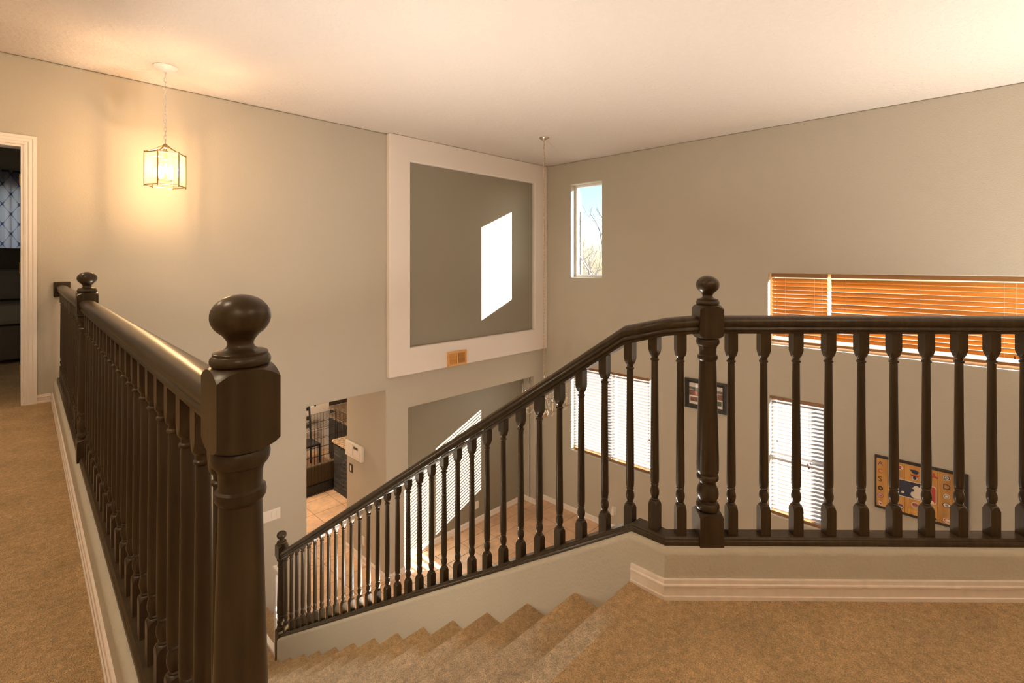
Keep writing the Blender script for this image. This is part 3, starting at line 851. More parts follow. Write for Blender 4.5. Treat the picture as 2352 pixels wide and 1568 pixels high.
# dark futon
M['futon'] = mat('charcoal_brown_upholstery', (0.19, 0.165, 0.12), 0.9, bump=(90, 0.3, 0.004), coords='Geo')
M['futon_dark'] = mat('dark_brown_woven_base', (0.075, 0.058, 0.036), 0.8, bump=(120, 0.4, 0.004), coords='Geo')
fu = thing('sofa', 'dark brown sofa with grey cushions below the bedroom window', 'sofa', (-0.3, 8.3, 0))
K = lambda o: child_at(o, fu)
K(box('sofa_base', -1.2, 0.6, 7.72, 8.72, 0.05, 0.42, M['futon_dark'], fu, bevel=0.02))
K(box('sofa_back', -1.2, 0.6, 8.72, 8.95, 0.05, 1.30, M['futon_dark'], fu, bevel=0.03))
for x0 in (-1.16, -0.28):
    K(box('seat_cushion', x0, x0 + 0.86, 7.74, 8.60, 0.425, 0.66, M['futon'], fu, bevel=0.06))
    K(box('back_cushion', x0, x0 + 0.86, 8.46, 8.715, 0.665, 1.04, M['futon'], fu, bevel=0.07))
for x, y in ((-1.1, 7.8), (0.5, 7.8), (-1.1, 8.85), (0.5, 8.85)):
    K(box('foot', x - 0.03, x + 0.03, y - 0.03, y + 0.03, 0, 0.055, M['black'], fu))

# ================================================================== LAMPS
def chain(z0, z1, c, pitch, r, wire):
    mb = MB(); z = z0; i = 0
    while z < z1 - pitch * 0.3:
        pts = []
        for k in range(12):
            a = 2 * math.pi * k / 12
            u_, v_ = r * math.cos(a), (pitch * 0.64) * math.sin(a)
            pts.append((c[0] + (u_ if i % 2 else 0), c[1] + (0 if i % 2 else u_), z + pitch / 2 + v_))
        mb.tube(pts, wire, 5, closed=True); z += pitch; i += 1
    return mb
M['bulb'] = mat('glowing_bulb', (1, 0.8, 0.5), 0.4, emit=(1.0, 0.60, 0.24), estr=55.0)
M['candle'] = mat('cream_candle_tube', (0.8, 0.68, 0.5), 0.5)
LC = (0.917, 4.894)
ln = thing('pendant_lantern', 'lit six-sided glass lantern hanging on a chain over the stairs', 'pendant lamp', (LC[0], LC[1], 1.75))
K = lambda o: child_at(o, ln)
K(build('ceiling_canopy', MB().lathe([(0.012, -0.045), (0.03, -0.032), (0.07, -0.022), (0.086, -0.006), (0.086, -0.0005)], 32, (LC[0], LC[1], ZC)), M['canopy_white'], ln, smooth=40))
K(build('chain', chain(2.105, ZC - 0.045, (LC[0], LC[1]), 0.034, 0.0105, 0.0026), M['canopy_white'], ln, smooth=60))
hexp = []
for k in range(6):
    a = math.radians(16 + 60 * k)
    hexp.append((LC[0] + 0.142 * (math.cos(a) * RX - math.sin(a) * FX), LC[1] + 0.142 * (math.cos(a) * RY - math.sin(a) * FY)))
zt, zb_ = 2.016, 1.753
for k in range(6):
    p, q = hexp[k], hexp[(k + 1) % 6]
    K(build('frame_post', MB().tube([(p[0], p[1], zb_ - 0.012), (p[0], p[1], zt + 0.012)], 0.0055, 6), M['brass'], ln))
    K(build('glass_panel', MB().add([(p[0], p[1], zb_), (q[0], q[1], zb_), (q[0], q[1], zt), (p[0], p[1], zt)], [(0, 1, 2, 3)]), M['clear'], ln))
    for zz in (zt, zb_):
        K(build('frame_rail', MB().tube([(p[0], p[1], zz), (q[0], q[1], zz)], 0.005, 6), M['brass'], ln))
    pts = []
    for s in range(9):
        f = s / 8; r = 1 - f
        pts.append((LC[0] + (p[0] - LC[0]) * r ** 0.8, LC[1] + (p[1] - LC[1]) * r ** 0.8, zt + 0.006 + 0.072 * f ** 1.7))
    K(build('crown_arm', MB().tube(pts, 0.005, 6), M['brass'], ln, smooth=60))
K(build('crown', MB().lathe([(0.004, 2.106), (0.014, 2.10), (0.018, 2.09), (0.024, 2.082), (0.024, 2.068), (0.012, 2.06), (0.016, 2.0), (0.016, 1.97), (0.004, 1.965)], 20, (LC[0], LC[1], 0)), M['brass'], ln, smooth=40))
K(build('stem', MB().tube([(LC[0], LC[1], 1.97), (LC[0], LC[1], 1.80)], 0.006, 8).lathe([(0.004, 1.79), (0.05, 1.795), (0.055, 1.803), (0.006, 1.81)], 20, (LC[0], LC[1], 0)), M['brass'], ln, smooth=40))
for k in range(3):
    a = math.radians(20 + 120 * k); x, y = LC[0] + 0.042 * math.cos(a), LC[1] + 0.042 * math.sin(a)
    s = K(build('candle_socket', MB().lathe([(0.0105, 1.804), (0.0105, 1.855)], 14, (x, y, 0)), M['candle'], ln, smooth=40))
    bl = build('bulb', MB().lathe([(0.006, 1.856), (0.012, 1.866), (0.0165, 1.882), (0.0155, 1.897), (0.009, 1.915), (0.003, 1.932), (0.0008, 1.938)], 14, (x, y, 0)), M['bulb'], s, smooth=60)
pl = bpy.data.lights.new('lantern_light', 'POINT'); pl.energy = LANTERN_W; pl.color = (1.0, 0.62, 0.32); pl.shadow_soft_size = 0.035
lo = ob('lantern_light', pl, ln, (LC[0], LC[1], 1.89)); child_at(lo, ln)

# chandelier
CC = (4.867, 4.145)
chd = thing('chandelier', 'brushed nickel chandelier with glass cups hanging on a long chain in the corner', 'chandelier', (CC[0], CC[1], -0.9))
K = lambda o: child_at(o, chd)
K(build('ceiling_canopy', MB().lathe([(0.010, -0.05), (0.02, -0.034), (0.052, -0.022), (0.062, -0.006), (0.062, -0.0005)], 28, (CC[0], CC[1], ZC)), M['nickel'], chd, smooth=40))
K(build('chain', chain(-0.335, ZC - 0.05, CC, 0.042, 0.012, 0.0032), M['nickel'], chd, smooth=60))
col = [(0.003, -0.945), (0.003, -0.90), (0.012, -0.893), (0.030, -0.880), (0.048, -0.858), (0.055, -0.830), (0.050, -0.806), (0.034, -0.784), (0.014, -0.776),
       (0.020, -0.770), (0.034, -0.762), (0.034, -0.752), (0.014, -0.742), (0.011, -0.70), (0.022, -0.688), (0.030, -0.67), (0.022, -0.652), (0.011, -0.64),
       (0.011, -0.56), (0.020, -0.545), (0.030, -0.52), (0.026, -0.49), (0.012, -0.46), (0.009, -0.38), (0.016, -0.365), (0.004, -0.345)]
K(build('column', MB().lathe(col, 24, (CC[0], CC[1], 0)), M['nickel'], chd, smooth=40))
pts = [(CC[0] + 0.016 * math.cos(a) * RX, CC[1] + 0.016 * math.cos(a) * RY, -0.955 + 0.016 * math.sin(a)) for a in [2 * math.pi * k / 14 for k in range(14)]]
K(build('finial_ring', MB().tube(pts, 0.003, 6, closed=True), M['nickel'], chd, smooth=60))
for k in range(5):
    a = AZ - math.pi / 2 + 2 * math.pi * k / 5
    ca, sa = math.cos(a), math.sin(a)
    prof = [(0.02, -0.665), (0.055, -0.655), (0.10, -0.672), (0.145, -0.715), (0.19, -0.765), (0.235, -0.792), (0.272, -0.785), (0.29, -0.757), (0.29, -0.735)]
    fine = []
    for i in range(len(prof) - 1):
        for s in range(4):
            P = [Vector(prof[max(i - 1, 0)]), Vector(prof[i]), Vector(prof[i + 1]), Vector(prof[min(i + 2, len(prof) - 1)])]
            f = s / 4
            fine.append(0.5 * (2 * P[1] + (P[2] - P[0]) * f + (2 * P[0] - 5 * P[1] + 4 * P[2] - P[3]) * f * f + (3 * P[1] - P[0] - 3 * P[2] + P[3]) * f ** 3))
    fine.append(Vector(prof[-1]))
    arm = K(build('arm', MB().tube([(CC[0] + q.x * ca, CC[1] + q.x * sa, q.y) for q in fine], 0.0065, 8), M['nickel'], chd, smooth=60))
    cx, cy = CC[0] + 0.29 * ca, CC[1] + 0.29 * sa
    for nm, pr_, mt in (('drip_pan', [(0.004, -0.742), (0.040, -0.735), (0.048, -0.727), (0.042, -0.725), (0.016, -0.728), (0.016, -0.69), (0.004, -0.688)], 'nickel'),
                        ('candle_tube', [(0.012, -0.69), (0.012, -0.625), (0.004, -0.622)], 'candle'),
                        ('glass_cup', [(0.018, -0.722), (0.034, -0.712), (0.046, -0.68), (0.050, -0.63), (0.046, -0.57), (0.047, -0.53), (0.055, -0.495)], 'cup')):
        p_ = build(nm, MB().lathe(pr_, 22, (cx, cy, 0), cap=(nm != 'glass_cup')), M[mt], chd if nm == 'glass_cup' else arm, smooth=50)
        if nm == 'glass_cup': K(p_)

# hallway ceiling lamps out of view; the one near the doorway added to brighten the stairs
M['dome'] = mat('lit_opal_dome', (1, 0.95, 0.88), 0.5, emit=(1.0, 0.77, 0.52), estr=HALL_LAMP_W)
for (x, y, lab) in ((-0.62, 1.5, 'round opal ceiling lamp over the hallway carpet near the first newel post'), (-0.62, 3.9, 'added unseen opal ceiling lamp over the hallway carpet near the doorway')):
    r_ = thing('unseen_ceiling_lamp', lab, 'ceiling lamp', (x, y, ZC), 0)
    build('lamp_base', MB().lathe([(0.19, -0.022), (0.2, -0.018), (0.2, -0.0005)], 32), M['nickel'], r_, smooth=40)
    build('opal_dome', MB().lathe([(0.0005, -0.115), (0.05, -0.112), (0.10, -0.098), (0.145, -0.07), (0.172, -0.04), (0.18, -0.0225)], 32, cap=False), M['dome'], r_, smooth=60)

# added wall lights, unseen below the railing, that brighten the stairwell
M['added_wall_glow'] = mat('added_opal_wall_glow', (1, 0.96, 0.9), 0.5, emit=(1.0, 0.86, 0.68), estr=ADDED_WALL_W)
for (y, z, lab) in ((2.15, -0.34, 'added unseen opal wall light brightening the upper stairs'), (3.75, -0.75, 'added unseen opal wall light brightening the lower stairs')):
    x = LX(y) + HW
    r_ = thing('added_wall_light', lab, 'added light', (x, y, z))
    build('back_plate', MB().box(0.0005, 0.012, -0.06, 0.06, -0.09, 0.09), M['nickel'], r_, bevel=0.004)
    hs = []; n = 10
    for i in range(7):
        zz = -0.085 + 0.17 * i / 6; rr = 0.085 * math.sqrt(max(0.02, 1 - (zz / 0.1) ** 2))
        for k in range(n + 1):
            a = -math.pi / 2 + math.pi * k / n; hs.append((0.0125 + rr * math.cos(a), rr * math.sin(a) * 0.62, zz))
    fs = [(i * (n + 1) + k, i * (n + 1) + k + 1, (i + 1) * (n + 1) + k + 1, (i + 1) * (n + 1) + k) for i in range(6) for k in range(n)]
    fs += [tuple(range(n + 1))[::-1], tuple(range(6 * (n + 1), 7 * (n + 1)))]
    build('opal_shade', MB().add(hs, fs), M['added_wall_glow'], r_, smooth=60)

# added unseen uplights on floor stands, brightening the rooms by way of the ceiling
def fill_uplight(x, y, z0, label, watts, col, cut=0.0, side=0.0):
    r_ = thing('added_uplight', label, 'floor lamp', (x, y, z0))
    build('base', MB().lathe([(0.14, 0.0005), (0.14, 0.018), (0.02, 0.035)], 28), M['nickel'], r_, smooth=40)
    build('pole', MB().lathe([(0.012, 0.03), (0.012, 1.72 - cut)], 14), M['nickel'], r_, smooth=40)
    build('bowl', MB().lathe([(0.02, 1.70), (0.06, 1.715), (0.13, 1.76), (0.175, 1.83), (0.178, 1.835), (0.170, 1.832), (0.125, 1.77), (0.05, 1.727), (0.0005, 1.722)], 32, cap=False), M['canopy_white'], r_, (0, 0, -cut), smooth=50)
    al = bpy.data.lights.new('fill_light', 'AREA'); al.shape = 'DISK'; al.size = 0.24; al.energy = watts; al.color = col; al.spread = math.radians(112)
    ob('fill_light', al, r_, (0, 0, 1.80 - cut), (math.pi, 0, 0))
    if side:      # added point light above the bowl brightens the lower room
        p_ = bpy.data.lights.new('side_fill_light', 'POINT'); p_.energy = side; p_.color = col; p_.shadow_soft_size = 0.14
        ob('side_fill_light', p_, r_, (0, 0, 1.90 - cut))
WARM = (1.0, 0.82, 0.62); SOFT = (1.0, 0.90, 0.80)
fill_uplight(-0.85, -1.5, 0, 'added unseen tall uplight in the landing corner by the hallway wall', 45, WARM)
fill_uplight(1.5, -1.75, 0, 'added unseen tall uplight against the wall behind the landing', 25, WARM)
fill_uplight(5.85, -1.75, ZL, 'added unseen tall uplight on the tiles in the lower corner', 44, SOFT)
fill_uplight(4.5, -0.95, ZL, 'added unseen tall uplight on the tiles clear of the back wall', 38, SOFT)
fill_uplight(1.95, 2.7, ZL, 'added unseen short uplight on the tiles behind the stair wall', 40, SOFT, 0.25, 45)

# ================================================================== WALL THINGS
# oak vent on the cream surround
vt = thing('air_vent', 'golden oak louvred air vent on the cream surround', 'vent', (4.41, PF, -0.37))
K = lambda o: child_at(o, vt)
vx0, vx1, vz0, vz1 = 4.232, 4.572, -0.318, -0.118
vf = 0.03
mb = MB().box(vx0, vx1, PF - 0.022, PF - 0.0005, vz0, vz0 + vf).box(vx0, vx1, PF - 0.022, PF - 0.0005, vz1 - vf, vz1)
mb.box(vx0, vx0 + vf, PF - 0.022, PF - 0.0005, vz0 + vf, vz1 - vf).box(vx1 - vf, vx1, PF - 0.022, PF - 0.0005, vz0 + vf, vz1 - vf)
vm_ = (vx0 + vx1) / 2
mb.box(vm_ - 0.009, vm_ + 0.009, PF - 0.022, PF - 0.0005, vz0 + vf, vz1 - vf)
K(build('vent_frame', mb, M['oak'], vt, bevel=0.003))
K(box('vent_back', vx0 + vf, vx1 - vf, PF - 0.003, PF - 0.0008, vz0 + vf, vz1 - vf, M['black_plastic'], vt))
for i in range(22):
    x = vx0 + vf + (vx1 - vx0 - 2 * vf) * (i + 0.5) / 22
    if abs(x - vm_) < 0.012: continue
    K(ob('louvre', MB().box(-0.0022, 0.0022, -0.008, 0.008, 0, vz1 - vz0 - 2 * vf).mesh('louvre', M['oak']), vt, (x, PF - 0.011, vz0 + vf), (0, 0, math.radians(28 if x < vm_ else -28))))

def plate(name, label, cat, axis, a0, a1, z0, z1, face, gang=1, kind='switch', m='white_plastic', key='white_plastic'):
    """wall plate; axis 'y' hangs on the long wall (faces -Y), 'x' on a wall facing -X"""
    root = thing(name, label, cat, (face, (a0 + a1) / 2, z0) if axis == 'x' else ((a0 + a1) / 2, face, z0))
    def bx(nm, p0, p1, q0, q1, d0, d1, mm, bev=0.002):
        if axis == 'x': o = box(nm, face - d1, face - d0, p0, p1, q0, q1, mm, root, bevel=bev)
        else: o = box(nm, p0, p1, face - d1, face - d0, q0, q1, mm, root, bevel=bev)
        child_at(o, root)
    bx('cover_plate', a0, a1, z0, z1, 0.0005, 0.007, M[m])
    for g in range(gang):
        c = a0 + (a1 - a0) * (g + 0.5) / gang
        if kind == 'switch':
            bx('rocker', c - 0.0155, c + 0.0155, (z0 + z1) / 2 - 0.033, (z0 + z1) / 2 + 0.033, 0.007, 0.011, M[key])
        else:
            for s in (-1, 1): bx('socket', c - 0.015, c + 0.015, (z0 + z1) / 2 + s * 0.02 - 0.014, (z0 + z1) / 2 + s * 0.02 + 0.014, 0.007, 0.009, M[key])
plate('light_switch', 'white four-gang switch plate on the long wall beside the kitchen opening', 'switch', 'y', 1.835, 2.04, -1.605, -1.488, YA, 4)
plate('light_switch', 'single white switch in a black plate under the intercom', 'switch', 'x', 6.302, 6.388, -1.782, -1.665, 3.33, 1, m='black_plastic')
plate('power_outlet', 'white power outlet low on the corridor wall', 'outlet', 'x', 5.97, 6.045, -2.66, -2.545, 3.33, 1, 'outlet')
plate('power_outlet', 'white power outlet on the olive alcove wall', 'outlet', 'y', 5.035, 5.107, -2.685, -2.57, 5.69, 1, 'outlet')
plate('power_outlet', 'white power outlet holding a plug-in below the wide lower window', 'outlet', 'x', 4.012, 4.084, -2.665, -2.55, XB, 1, 'outlet')
pi_ = thing('plug_in', 'white plug-in air freshener in the outlet below the wide lower window', 'air freshener', (XB - 0.03, 4.048, -2.66))
child_at(box('body', XB - 0.055, XB - 0.0095, 4.022, 4.074, -2.665, -2.60, M['white_plastic'], pi_, bevel=0.008), pi_)
child_at(box('warmer', XB - 0.05, XB - 0.0095, 4.030, 4.066, -2.599, -2.565, M['trim'], pi_, bevel=0.006), pi_)
ic = thing('intercom', 'white wall intercom panel with a dark display on the corridor wall', 'intercom', (3.33, 6.21, -1.55))
K = lambda o: child_at(o, ic)
K(box('panel', 3.292, 3.3295, 5.985, 6.445, -1.545, -1.345, M['white_plastic'], ic, bevel=0.008))
K(box('speaker_grille', 3.288, 3.292, 6.235, 6.415, -1.515, -1.375, M['trim'], ic, bevel=0.003))
K(box('display', 3.288, 3.2915, 6.095, 6.205, -1.412, -1.380, M['black_plastic'], ic))
K(box('button_door', 3.287, 3.2915, 6.045, 6.215, -1.515, -1.43, M['trim'], ic, bevel=0.002))
K(box('chin', 3.288, 3.2925, 5.99, 6.44, -1.542, -1.522, M['white_plastic'], ic))

# small framed print on the window wall
def flat(name, y0, y1, z0, z1, x, th, m, root):
    return child_at(box(name, x - th, x, min(y0, y1), max(y0, y1), z0, z1, m, root), root)
fy0, fy1, fz0, fz1 = 2.381, 2.931, -0.808, -0.420
pf = thing('picture_frame', 'small black framed triptych print on the window wall between the lower windows', 'picture', (XB, (fy0 + fy1) / 2, fz0))
K = lambda o: child_at(o, pf)
mb = MB(); fw_ = 0.055
def frame_ring(y0, y1, z0, z1, w1, d0, d1):
    """bevelled picture frame, outer edge at depth d1, inner edge at depth d0 (from the wall)"""
    vs = []; 
    for (a, c) in ((0, 0.0005), (0, d1), (w1 * 0.45, d1 * 1.0), (w1, d0), (w1, 0.0005)):
        for yy, zz in ((y0 + a, z0 + a), (y1 - a, z0 + a), (y1 - a, z1 - a), (y0 + a, z1 - a)):
            vs.append((XB - c, yy, zz))
    fs = []
    for r in range(5):
        r2 = (r + 1) % 5
        for k in range(4): fs.append((r * 4 + k, r * 4 + (k + 1) % 4, r2 * 4 + (k + 1) % 4, r2 * 4 + k))
    return vs, fs
mb.add(*frame_ring(fy0, fy1, fz0, fz1, fw_, 0.014, 0.032))
K(build('frame', mb, M['black'], pf))
pr_c = {'white': (0.80, 0.74, 0.70), 'sky': (0.72, 0.66, 0.64), 'green': (0.05, 0.09, 0.06), 'crowd': (0.22, 0.10, 0.075), 'red': (0.42, 0.09, 0.05), 'grey': (0.15, 0.13, 0.12)}
for k_, c_ in pr_c.items(): M['p_' + k_] = mat('print_' + k_, c_, 0.5, var=(55, 0.5 if k_ in ('crowd', 'grey', 'green') else 0.08), coords='Geo')
iy0, iy1, iz0, iz1 = fy0 + fw_, fy1 - fw_, fz0 + fw_, fz1 - fw_
prn = flat('mat_board', iy0, iy1, iz0, iz1, XB - 0.001, 0.007, M['p_white'], pf)
hh = iz1 - iz0
X1 = XB - 0.0081
flat('print', iy0, iy1, iz0 + hh * 0.40, iz1 - 0.002, X1, 0.0012, M['p_sky'], pf)
flat('print', iy0, iy1, iz0 + hh * 0.68, iz0 + hh * 0.80, X1 - 0.0012, 0.0006, M['p_grey'], pf)
flat('print', iy0 + 0.20, iy1 - 0.06, iz0 + hh * 0.64, iz0 + hh * 0.73, X1 - 0.0018, 0.0006, M['p_green'], pf)
flat('print', iy0, iy1, iz0 + hh * 0.40, iz0 + hh * 0.66, X1 - 0.0012, 0.0009, M['p_crowd'], pf)
flat('print', iy1 - 0.13, iy1 - 0.06, iz0 + hh * 0.42, iz0 + hh * 0.60, X1 - 0.0021, 0.0006, M['p_red'], pf)
flat('print', iy0 + 0.09, iy0 + 0.15, iz0 + hh * 0.44, iz0 + hh * 0.58, X1 - 0.0021, 0.0006, M['p_red'], pf)
for a, bb, cc in ((0.015, 0.115, 'crowd'), (0.165, 0.275, 'grey'), (0.325, 0.425, 'green')):
    flat('print', iy1 - bb, iy1 - a, iz0 + hh * 0.12, iz0 + hh * 0.33, X1, 0.0012, M['p_' + cc], pf)
K(build('glazing', MB().add([(XB - 0.0125, iy0, iz0), (XB - 0.0125, iy1, iz0), (XB - 0.0125, iy1, iz1), (XB - 0.0125, iy0, iz1)], [(0, 1, 2, 3)]), M['glass'], pf))

# plank sign with baseball emblems
py0, py1, pz0, pz1 = 0.140, 0.861, -1.438, -0.892
ps = thing('wall_sign', 'honey plank wall sign with dark burnt edges and baseball emblems', 'sign', (XB, (py0 + py1) / 2, pz0))
K = lambda o: child_at(o, ps)
PWd, PHt = py1 - py0, pz1 - pz0
m = wood_mat('honey_sign_plank', (0.42, 0.20, 0.05), (0.66, 0.36, 0.11), 14, 0.55, (1, 1, 0.12), objrand=0.12)
M['plank'] = m
M['burnt'] = mat('burnt_edge', (0.035, 0.025, 0.02), 0.6, var=(20, 0.3), coords='Geo')
K(box('backing', XB - 0.016, XB - 0.0005, py0, py1, pz0, pz1, M['burnt'], ps))
cuts = [0, 0.135, 0.34, 0.505, 0.70, 0.86, 1.0]
for i in range(6):
    y1_ = py1 - 0.012 - (PWd - 0.024) * cuts[i] - 0.0008; y0_ = py1 - 0.012 - (PWd - 0.024) * cuts[i + 1] + 0.0008
    K(box('plank', XB - 0.023, XB - 0.016, y0_, y1_, pz0 + 0.022, pz1 - 0.026, M['plank'], ps, bevel=0.0012))
for (a0, a1, b0, b1) in ((0, 1, 0, 0.045), (0, 1, 0.955, 1), (0, 0.022, 0.045, 0.955), (0.955, 1, 0.045, 0.955)):
    K(box('burnt_border', XB - 0.0245, XB - 0.016, py1 - PWd * a1, py1 - PWd * a0, pz1 - PHt * b1, pz1 - PHt * b0, M['burnt'], ps))
inks = {'navy': (0.035, 0.04, 0.075), 'red': (0.46, 0.055, 0.04), 'white': (0.74, 0.66, 0.55), 'black': (0.03, 0.025, 0.02), 'yellow': (0.75, 0.42, 0.03), 'purple': (0.09, 0.04, 0.13), 'orange': (0.6, 0.2, 0.03), 'grey': (0.3, 0.27, 0.25)}
for k_, c_ in inks.items(): M['i_' + k_] = mat('ink_' + k_, c_, 0.55)
def SP(s, t_): return (py1 - PWd * s, pz1 - PHt * t_)
def ink(poly, m, lvl=0, name='emblem'):
    """poly: list of (s, t) in sign fractions -> thin raised ink patch"""
    x1 = XB - 0.0232 - 0.0004 * lvl; n = len(poly)
    pts = [SP(*p) for p in poly]
    mb = MB().add([(x1, a, b) for a, b in pts] + [(x1 - 0.0004, a, b) for a, b in pts],
                  [tuple(range(n)), tuple(range(n, 2 * n))[::-1]] + [(i, (i + 1) % n, n + (i + 1) % n, n + i) for i in range(n)])
    return K(build(name, mb, M['i_' + m], ps))
AR = PWd / PHt
def ell(s, t_, rs, rt=None, n=24):
    rt = rs * AR if rt is None else rt
    return [(s + rs * math.cos(2 * math.pi * k / n), t_ + rt * math.sin(2 * math.pi * k / n)) for k in range(n)]
def rrect(s0, s1, t0, t1, r):
    out = []
    for (cs, ct_, a0) in ((s1 - r, t0 + r * AR, -90), (s1 - r, t1 - r * AR, 0), (s0 + r, t1 - r * AR, 90), (s0 + r, t0 + r * AR, 180)):
        for k in range(6):
            a = math.radians(a0 + 18 * k); out.append((cs + r * math.cos(a), ct_ + r * AR * math.sin(a)))
    return out
def glyph(ch, s, t_, h, m, lvl=1, wide=1.0):
    cu = bpy.data.curves.new('glyph', 'FONT'); cu.body = ch; cu.size = 1.0; cu.align_x = 'CENTER'; cu.align_y = 'CENTER'; cu.extrude = 0.0; cu.resolution_u = 4
    to = bpy.data.objects.new('glyph_tmp', cu); COL.objects.link(to)
    bpy.context.view_layer.update()
    dg = bpy.context.evaluated_depsgraph_get()
    me = bpy.data.meshes.new_from_object(to.evaluated_get(dg)); me.name = 'letter'
    bpy.data.objects.remove(to); bpy.data.curves.remove(cu)
    y, z = SP(s, t_); k_ = h * PHt / 0.72
    for v in me.vertices:
        gx, gy = v.co.x, v.co.y
        v.co = (0, -gx * k_ * wide, gy * k_)
    me.materials.clear(); me.materials.append(M['i_' + m])
    o = ob('letter', me, ps, (XB - 0.0233 - 0.0004 * lvl, y, z)); K(o)
    return o
# central red, white and blue batter emblem
L0, L1, T0, T1 = 0.265, 0.682, 0.345, 0.665
ink(rrect(L0, L1, T0, T1, 0.028), 'white', 0)
g_ = 0.010
ink(rrect(L0 + g_, L0 + 0.245, T0 + g_ * AR, T1 - g_ * AR, 0.022), 'navy', 1)
ink(rrect(L0 + 0.245, L1 - g_, T0 + g_ * AR, T1 - g_ * AR, 0.022), 'red', 1)
ink([(L0 + 0.235, T0 + g_ * AR), (L0 + 0.255, T0 + g_ * AR), (L0 + 0.255, T1 - g_ * AR), (L0 + 0.235, T1 - g_ * AR)], 'navy', 2)
def LB(p): return [(L0 + (L1 - L0) * a, T0 + (T1 - T0) * b_) for a, b_ in p]
ink(LB([(0.40, 0.33), (0.36, 0.38), (0.44, 0.42), (0.43, 0.55), (0.36, 0.60), (0.34, 0.72), (0.35, 0.82), (0.42, 0.93), (0.80, 0.955), (0.94, 0.955), (0.93, 0.86), (0.86, 0.80),
        (0.80, 0.70), (0.74, 0.55), (0.70, 0.40), (0.68, 0.06), (0.60, 0.06), (0.58, 0.28), (0.52, 0.20), (0.45, 0.22)]), 'white', 3)
ink(ell(L0 + 0.055, T0 + 0.235, 0.017), 'white', 3)
# emblems round it
glyph('A', 0.066, 0.14, 0.085, 'purple'); glyph('C', 0.064, 0.29, 0.085, 'red'); glyph('S', 0.064, 0.445, 0.095, 'black', 1, 1.2)
ink(ell(0.066, 0.615, 0.031), 'black'); ink(ell(0.066, 0.615, 0.013), 'orange', 1)
ink(ell(0.066, 0.755, 0.034), 'navy'); ink(ell(0.066, 0.755, 0.028), 'white', 1); ink(ell(0.066, 0.755, 0.022), 'red', 2); glyph('C', 0.066, 0.755, 0.04, 'white', 3)
ink([(0.045, 0.86), (0.085, 0.88), (0.092, 0.93), (0.075, 0.95), (0.048, 0.935)], 'white'); ink([(0.055, 0.885), (0.08, 0.895), (0.078, 0.925), (0.057, 0.92)], 'red', 1)
ink(ell(0.292, 0.14, 0.034), 'white'); ink([(0.27, 0.10), (0.31, 0.11), (0.30, 0.15), (0.315, 0.18), (0.28, 0.165)], 'red', 1)
ink([(0.395, 0.13), (0.46, 0.12), (0.50, 0.15), (0.475, 0.20), (0.43, 0.19)], 'navy'); ink([(0.40, 0.215), (0.50, 0.215), (0.485, 0.25), (0.415, 0.25)], 'red'); ink(ell(0.45, 0.275, 0.03), 'white'); ink(ell(0.45, 0.275, 0.021), 'navy', 1)
ink(ell(0.292, 0.865, 0.036), 'purple'); ink([(0.265, 0.855), (0.32, 0.855), (0.312, 0.89), (0.272, 0.89)], 'white', 1); ink([(0.275, 0.862), (0.31, 0.862), (0.305, 0.88), (0.28, 0.88)], 'red', 2)
ink(ell(0.455, 0.765, 0.042), 'white'); ink(ell(0.455, 0.765, 0.034), 'grey', 1); ink([(0.42, 0.74), (0.49, 0.74), (0.48, 0.775), (0.43, 0.775)], 'red', 2)
glyph('P', 0.405, 0.905, 0.085, 'yellow', 1, 1.15)
ink([(0.64, 0.10), (0.665, 0.105), (0.668, 0.15), (0.70, 0.17), (0.695, 0.195), (0.66, 0.18), (0.635, 0.185), (0.625, 0.16), (0.645, 0.145)], 'red')
ink([(0.615, 0.885), (0.64, 0.91), (0.645, 0.885), (0.665, 0.915), (0.672, 0.89), (0.69, 0.93), (0.66, 0.945), (0.635, 0.93)], 'black')
ink(ell(0.785, 0.135, 0.038), 'white'); ink(ell(0.785, 0.135, 0.033), 'navy', 1); ink(ell(0.785, 0.135, 0.022), 'white', 2); ink(ell(0.785, 0.135, 0.016), 'grey', 3)
glyph('D', 0.785, 0.30, 0.10, 'navy', 1, 1.1)
ink(ell(0.785, 0.465, 0.034), 'white'); ink(ell(0.785, 0.465, 0.026), 'grey', 1); ink(ell(0.785, 0.465, 0.016), 'white', 2)
ink(ell(0.785, 0.62, 0.045, 0.042), 'navy'); ink(ell(0.785, 0.62, 0.036, 0.032), 'white', 1); ink(ell(0.785, 0.62, 0.018, 0.022), 'grey', 2)
ink([(0.75, 0.755), (0.80, 0.76), (0.80, 0.772), (0.75, 0.768)], 'grey')
ink(ell(0.785, 0.89, 0.036, 0.045), 'white'); glyph('C', 0.785, 0.89, 0.07, 'red', 1, 1.2)

# ================================================================== GATE AT THE FOOT OF THE STAIRS
gt = thing('stair_gate', 'white baby gate frame standing beside the lower newel post', 'baby gate', (1.62, 4.39, zl))
K = lambda o: child_at(o, gt)
K(box('gate_post', 1.598, 1.642, 4.365, 4.41, zl + 0.0005, zl + 0.735, M['trim'], gt, bevel=0.006))
K(box('gate_post', 1.598, 1.642, 5.28, 5.325, zl + 0.0005, zl + 0.735, M['trim'], gt, bevel=0.006))
K(box('threshold_bar', 1.60, 1.64, 4.41, 5.28, zl + 0.0005, zl + 0.03, M['trim'], gt, bevel=0.005))
K(box('latch_cap', 1.592, 1.648, 4.245, 4.415, zl + 0.735, zl + 0.775, M['cream'], gt, bevel=0.006))
K(box('wall_bolt', 1.61, 1.63, 5.325, YA - 0.001, zl + 0.69, zl + 0.71, M['trim'], gt))

